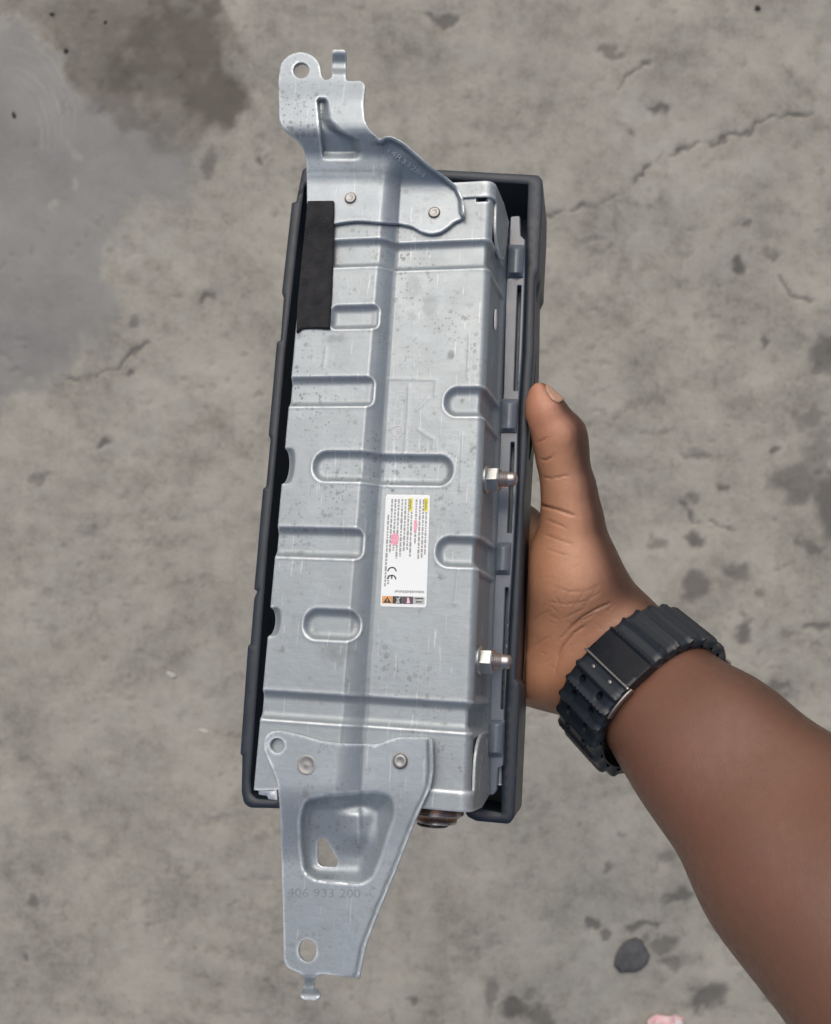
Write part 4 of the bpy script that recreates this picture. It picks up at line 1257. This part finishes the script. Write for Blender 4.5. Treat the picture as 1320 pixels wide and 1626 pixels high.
# lugs that join the strap to the case, visible on the thumb side
for sgn in (1, -1):
    u0, u1 = (60 * mm, 92 * mm) if sgn > 0 else (-76 * mm, -94 * mm)
    n_ = 8
    lug = [(u0, -10 * mm), (u1, -13 * mm), (u1, 15 * mm), (lerp(u0, u1, 0.5), 16 * mm), (u0, 13 * mm)]
    lg = sheet('lug', fillet(lug, 2 * mm), [], ringmap(5.0 * mm, lambda u, v: 1.6 * mm * s01((BW / 2 - np.abs(v)) / (4 * mm))), 5 * mm, 1.6 * mm, M_CASE, watch, cham=0.7 * mm)
    if sgn > 0:
        sheet('lug_pin', fillet([(66 * mm, 13.0 * mm), (72 * mm, 13.0 * mm), (72 * mm, 15.6 * mm), (66 * mm, 15.6 * mm)], 0.8 * mm), [], ringmap(6.9 * mm), 1.4 * mm, 0.9 * mm, M_STEEL, lg, ring=0.3 * mm, cham=0.3 * mm)

# ---------------------------------------------------------------- small things lying on the ground
def zg(x, y):
    i = np.clip(np.searchsorted(gx, x), 1, len(gx) - 1); j = np.clip(np.searchsorted(gy, y), 1, len(gy) - 1)
    return float(z.reshape(len(gy), len(gx))[j, i])
def stone(name, px, py, rx, ry, h, mat, seed, label, cat, group=None, rot=0.0):
    r_ = np.random.default_rng(seed)
    cx, cy = fl(px, py); rx *= K; ry *= K; h *= mm
    n1_, n2_ = 7, 14
    vv, ff = [(0, 0, h)], []
    off = r_.random(8) * 6.28
    for i in range(1, n1_):
        ph = math.pi * i / n1_
        for k in range(n2_):
            th = 2 * math.pi * k / n2_
            w = 1 + 0.10 * math.sin(2 * th + off[0]) + 0.09 * math.sin(3 * th + off[1] + ph) + 0.06 * math.sin(5 * th + off[2] + 2 * ph) + (r_.random() - 0.5) * 0.06
            s_ = math.sin(ph) ** 0.75
            x_, y_ = rx * w * s_ * math.cos(th), ry * w * s_ * math.sin(th)
            vv.append((x_ * math.cos(rot) - y_ * math.sin(rot), x_ * math.sin(rot) + y_ * math.cos(rot), h * (0.5 + 0.5 * math.cos(ph)) * (1 + 0.15 * math.sin(th + off[3]))))
    vv.append((0, 0, 0))
    for k in range(n2_):
        ff.append((0, 1 + k, 1 + (k + 1) % n2_))
        for i in range(n1_ - 2):
            a_ = 1 + i * n2_
            ff.append((a_ + k, a_ + n2_ + k, a_ + n2_ + (k + 1) % n2_, a_ + (k + 1) % n2_))
        a_ = 1 + (n1_ - 2) * n2_
        ff.append((len(vv) - 1, a_ + (k + 1) % n2_, a_ + k))
    o = new_mesh(name, vv, ff, mat)
    o.location = (cx, cy, zg(cx, cy) - h * 0.12)
    return tag(o, label, cat, group)
M_STONE = plain_mat('dark_stone', (0.095, 0.095, 0.097), 0.9, var=0.3, scale=90, bump=0.5, bscale=400)
M_STONE2 = plain_mat('blue_stone', (0.13, 0.135, 0.14), 0.85, var=0.25, scale=90, bump=0.5, bscale=400)
M_GRIT = plain_mat('dark_grit', (0.045, 0.042, 0.038), 0.9, var=0.3, scale=300)
M_CHIP = plain_mat('white_chip', (0.50, 0.485, 0.43), 0.8, var=0.15, scale=200)
stone('flat_stone', 1003, 1517, 26, 29, 5, M_STONE, 3, 'dark grey rounded flat stone, largest on the ground by the forearm', 'stone')
for k, (px, py, r_, lb_) in enumerate(((83, 22, 5, 'dark speck of grit in the upper oil stain, nearest the top edge'), (106, 82, 6, 'dark grit speck lying lower inside the oil stain'),
                                       (23, 183, 6, 'dark grit speck on the smooth grey patch at the left edge'), (1203, 13, 7, 'dark grit speck near the top right corner'),
                                       (168, 36, 4, 'smallest dark grit speck inside the oil stain'))):
    stone('grit_speck', px, py, r_ * 0.75, r_ * 0.55, 2.5, M_GRIT, 20 + k, lb_, 'grit', 'dark grit specks on the ground', rot=k)
for k, (px, py, rx, ry, lb_) in enumerate(((272, 1072, 10, 5, 'white plaster chip left of the module, the upper of two'), (323, 1162, 9, 5, 'white plaster chip left of the module, the lower of two'))):
    stone('plaster_chip', px, py, rx * 0.9, ry * 0.8, 1.6, M_CHIP, 40 + k, lb_, 'chip', 'white chips on the ground', rot=-0.4)
# torn scrap of pink and white packaging
sx, sy = fl(1052, 1632)
N = 14
vv, ff = [], []
for j in range(N):
    for i in range(N):
        u, v = i / (N - 1), j / (N - 1)
        vv.append(((u - 0.5) * 60 * K + (v - 0.5) * 8 * K, (v - 0.5) * 46 * K - (u - 0.4) ** 2 * 20 * K, 0.003 + 0.006 * math.sin(5 * u + 2 * v) ** 2 + 0.004 * math.sin(9 * v + 3 * u)))
for j in range(N - 1):
    for i in range(N - 1):
        q = j * N + i; ff.append((q, q + 1, q + N + 1, q + N))
t = NT('scrap_print')
gr = t.ramp(t.noise(40, 2), [(0.42, (0.75, 0.70, 0.68)), (0.5, (0.72, 0.40, 0.42)), (0.62, (0.70, 0.50, 0.50))])
t.set(Base_Color=gr, Roughness=0.4)
scrap = new_mesh('paper_scrap', vv, ff, t.m)
scrap.location = (sx, sy, zg(sx, sy) + 0.001)
md = scrap.modifiers.new('s', 'SOLIDIFY'); md.thickness = 0.0006
tag(scrap, 'crumpled pink and white packaging scrap at the bottom edge', 'scrap')
print('TRIS', sum(len(o.data.polygons) for o in scene.objects if o.type == 'MESH'))
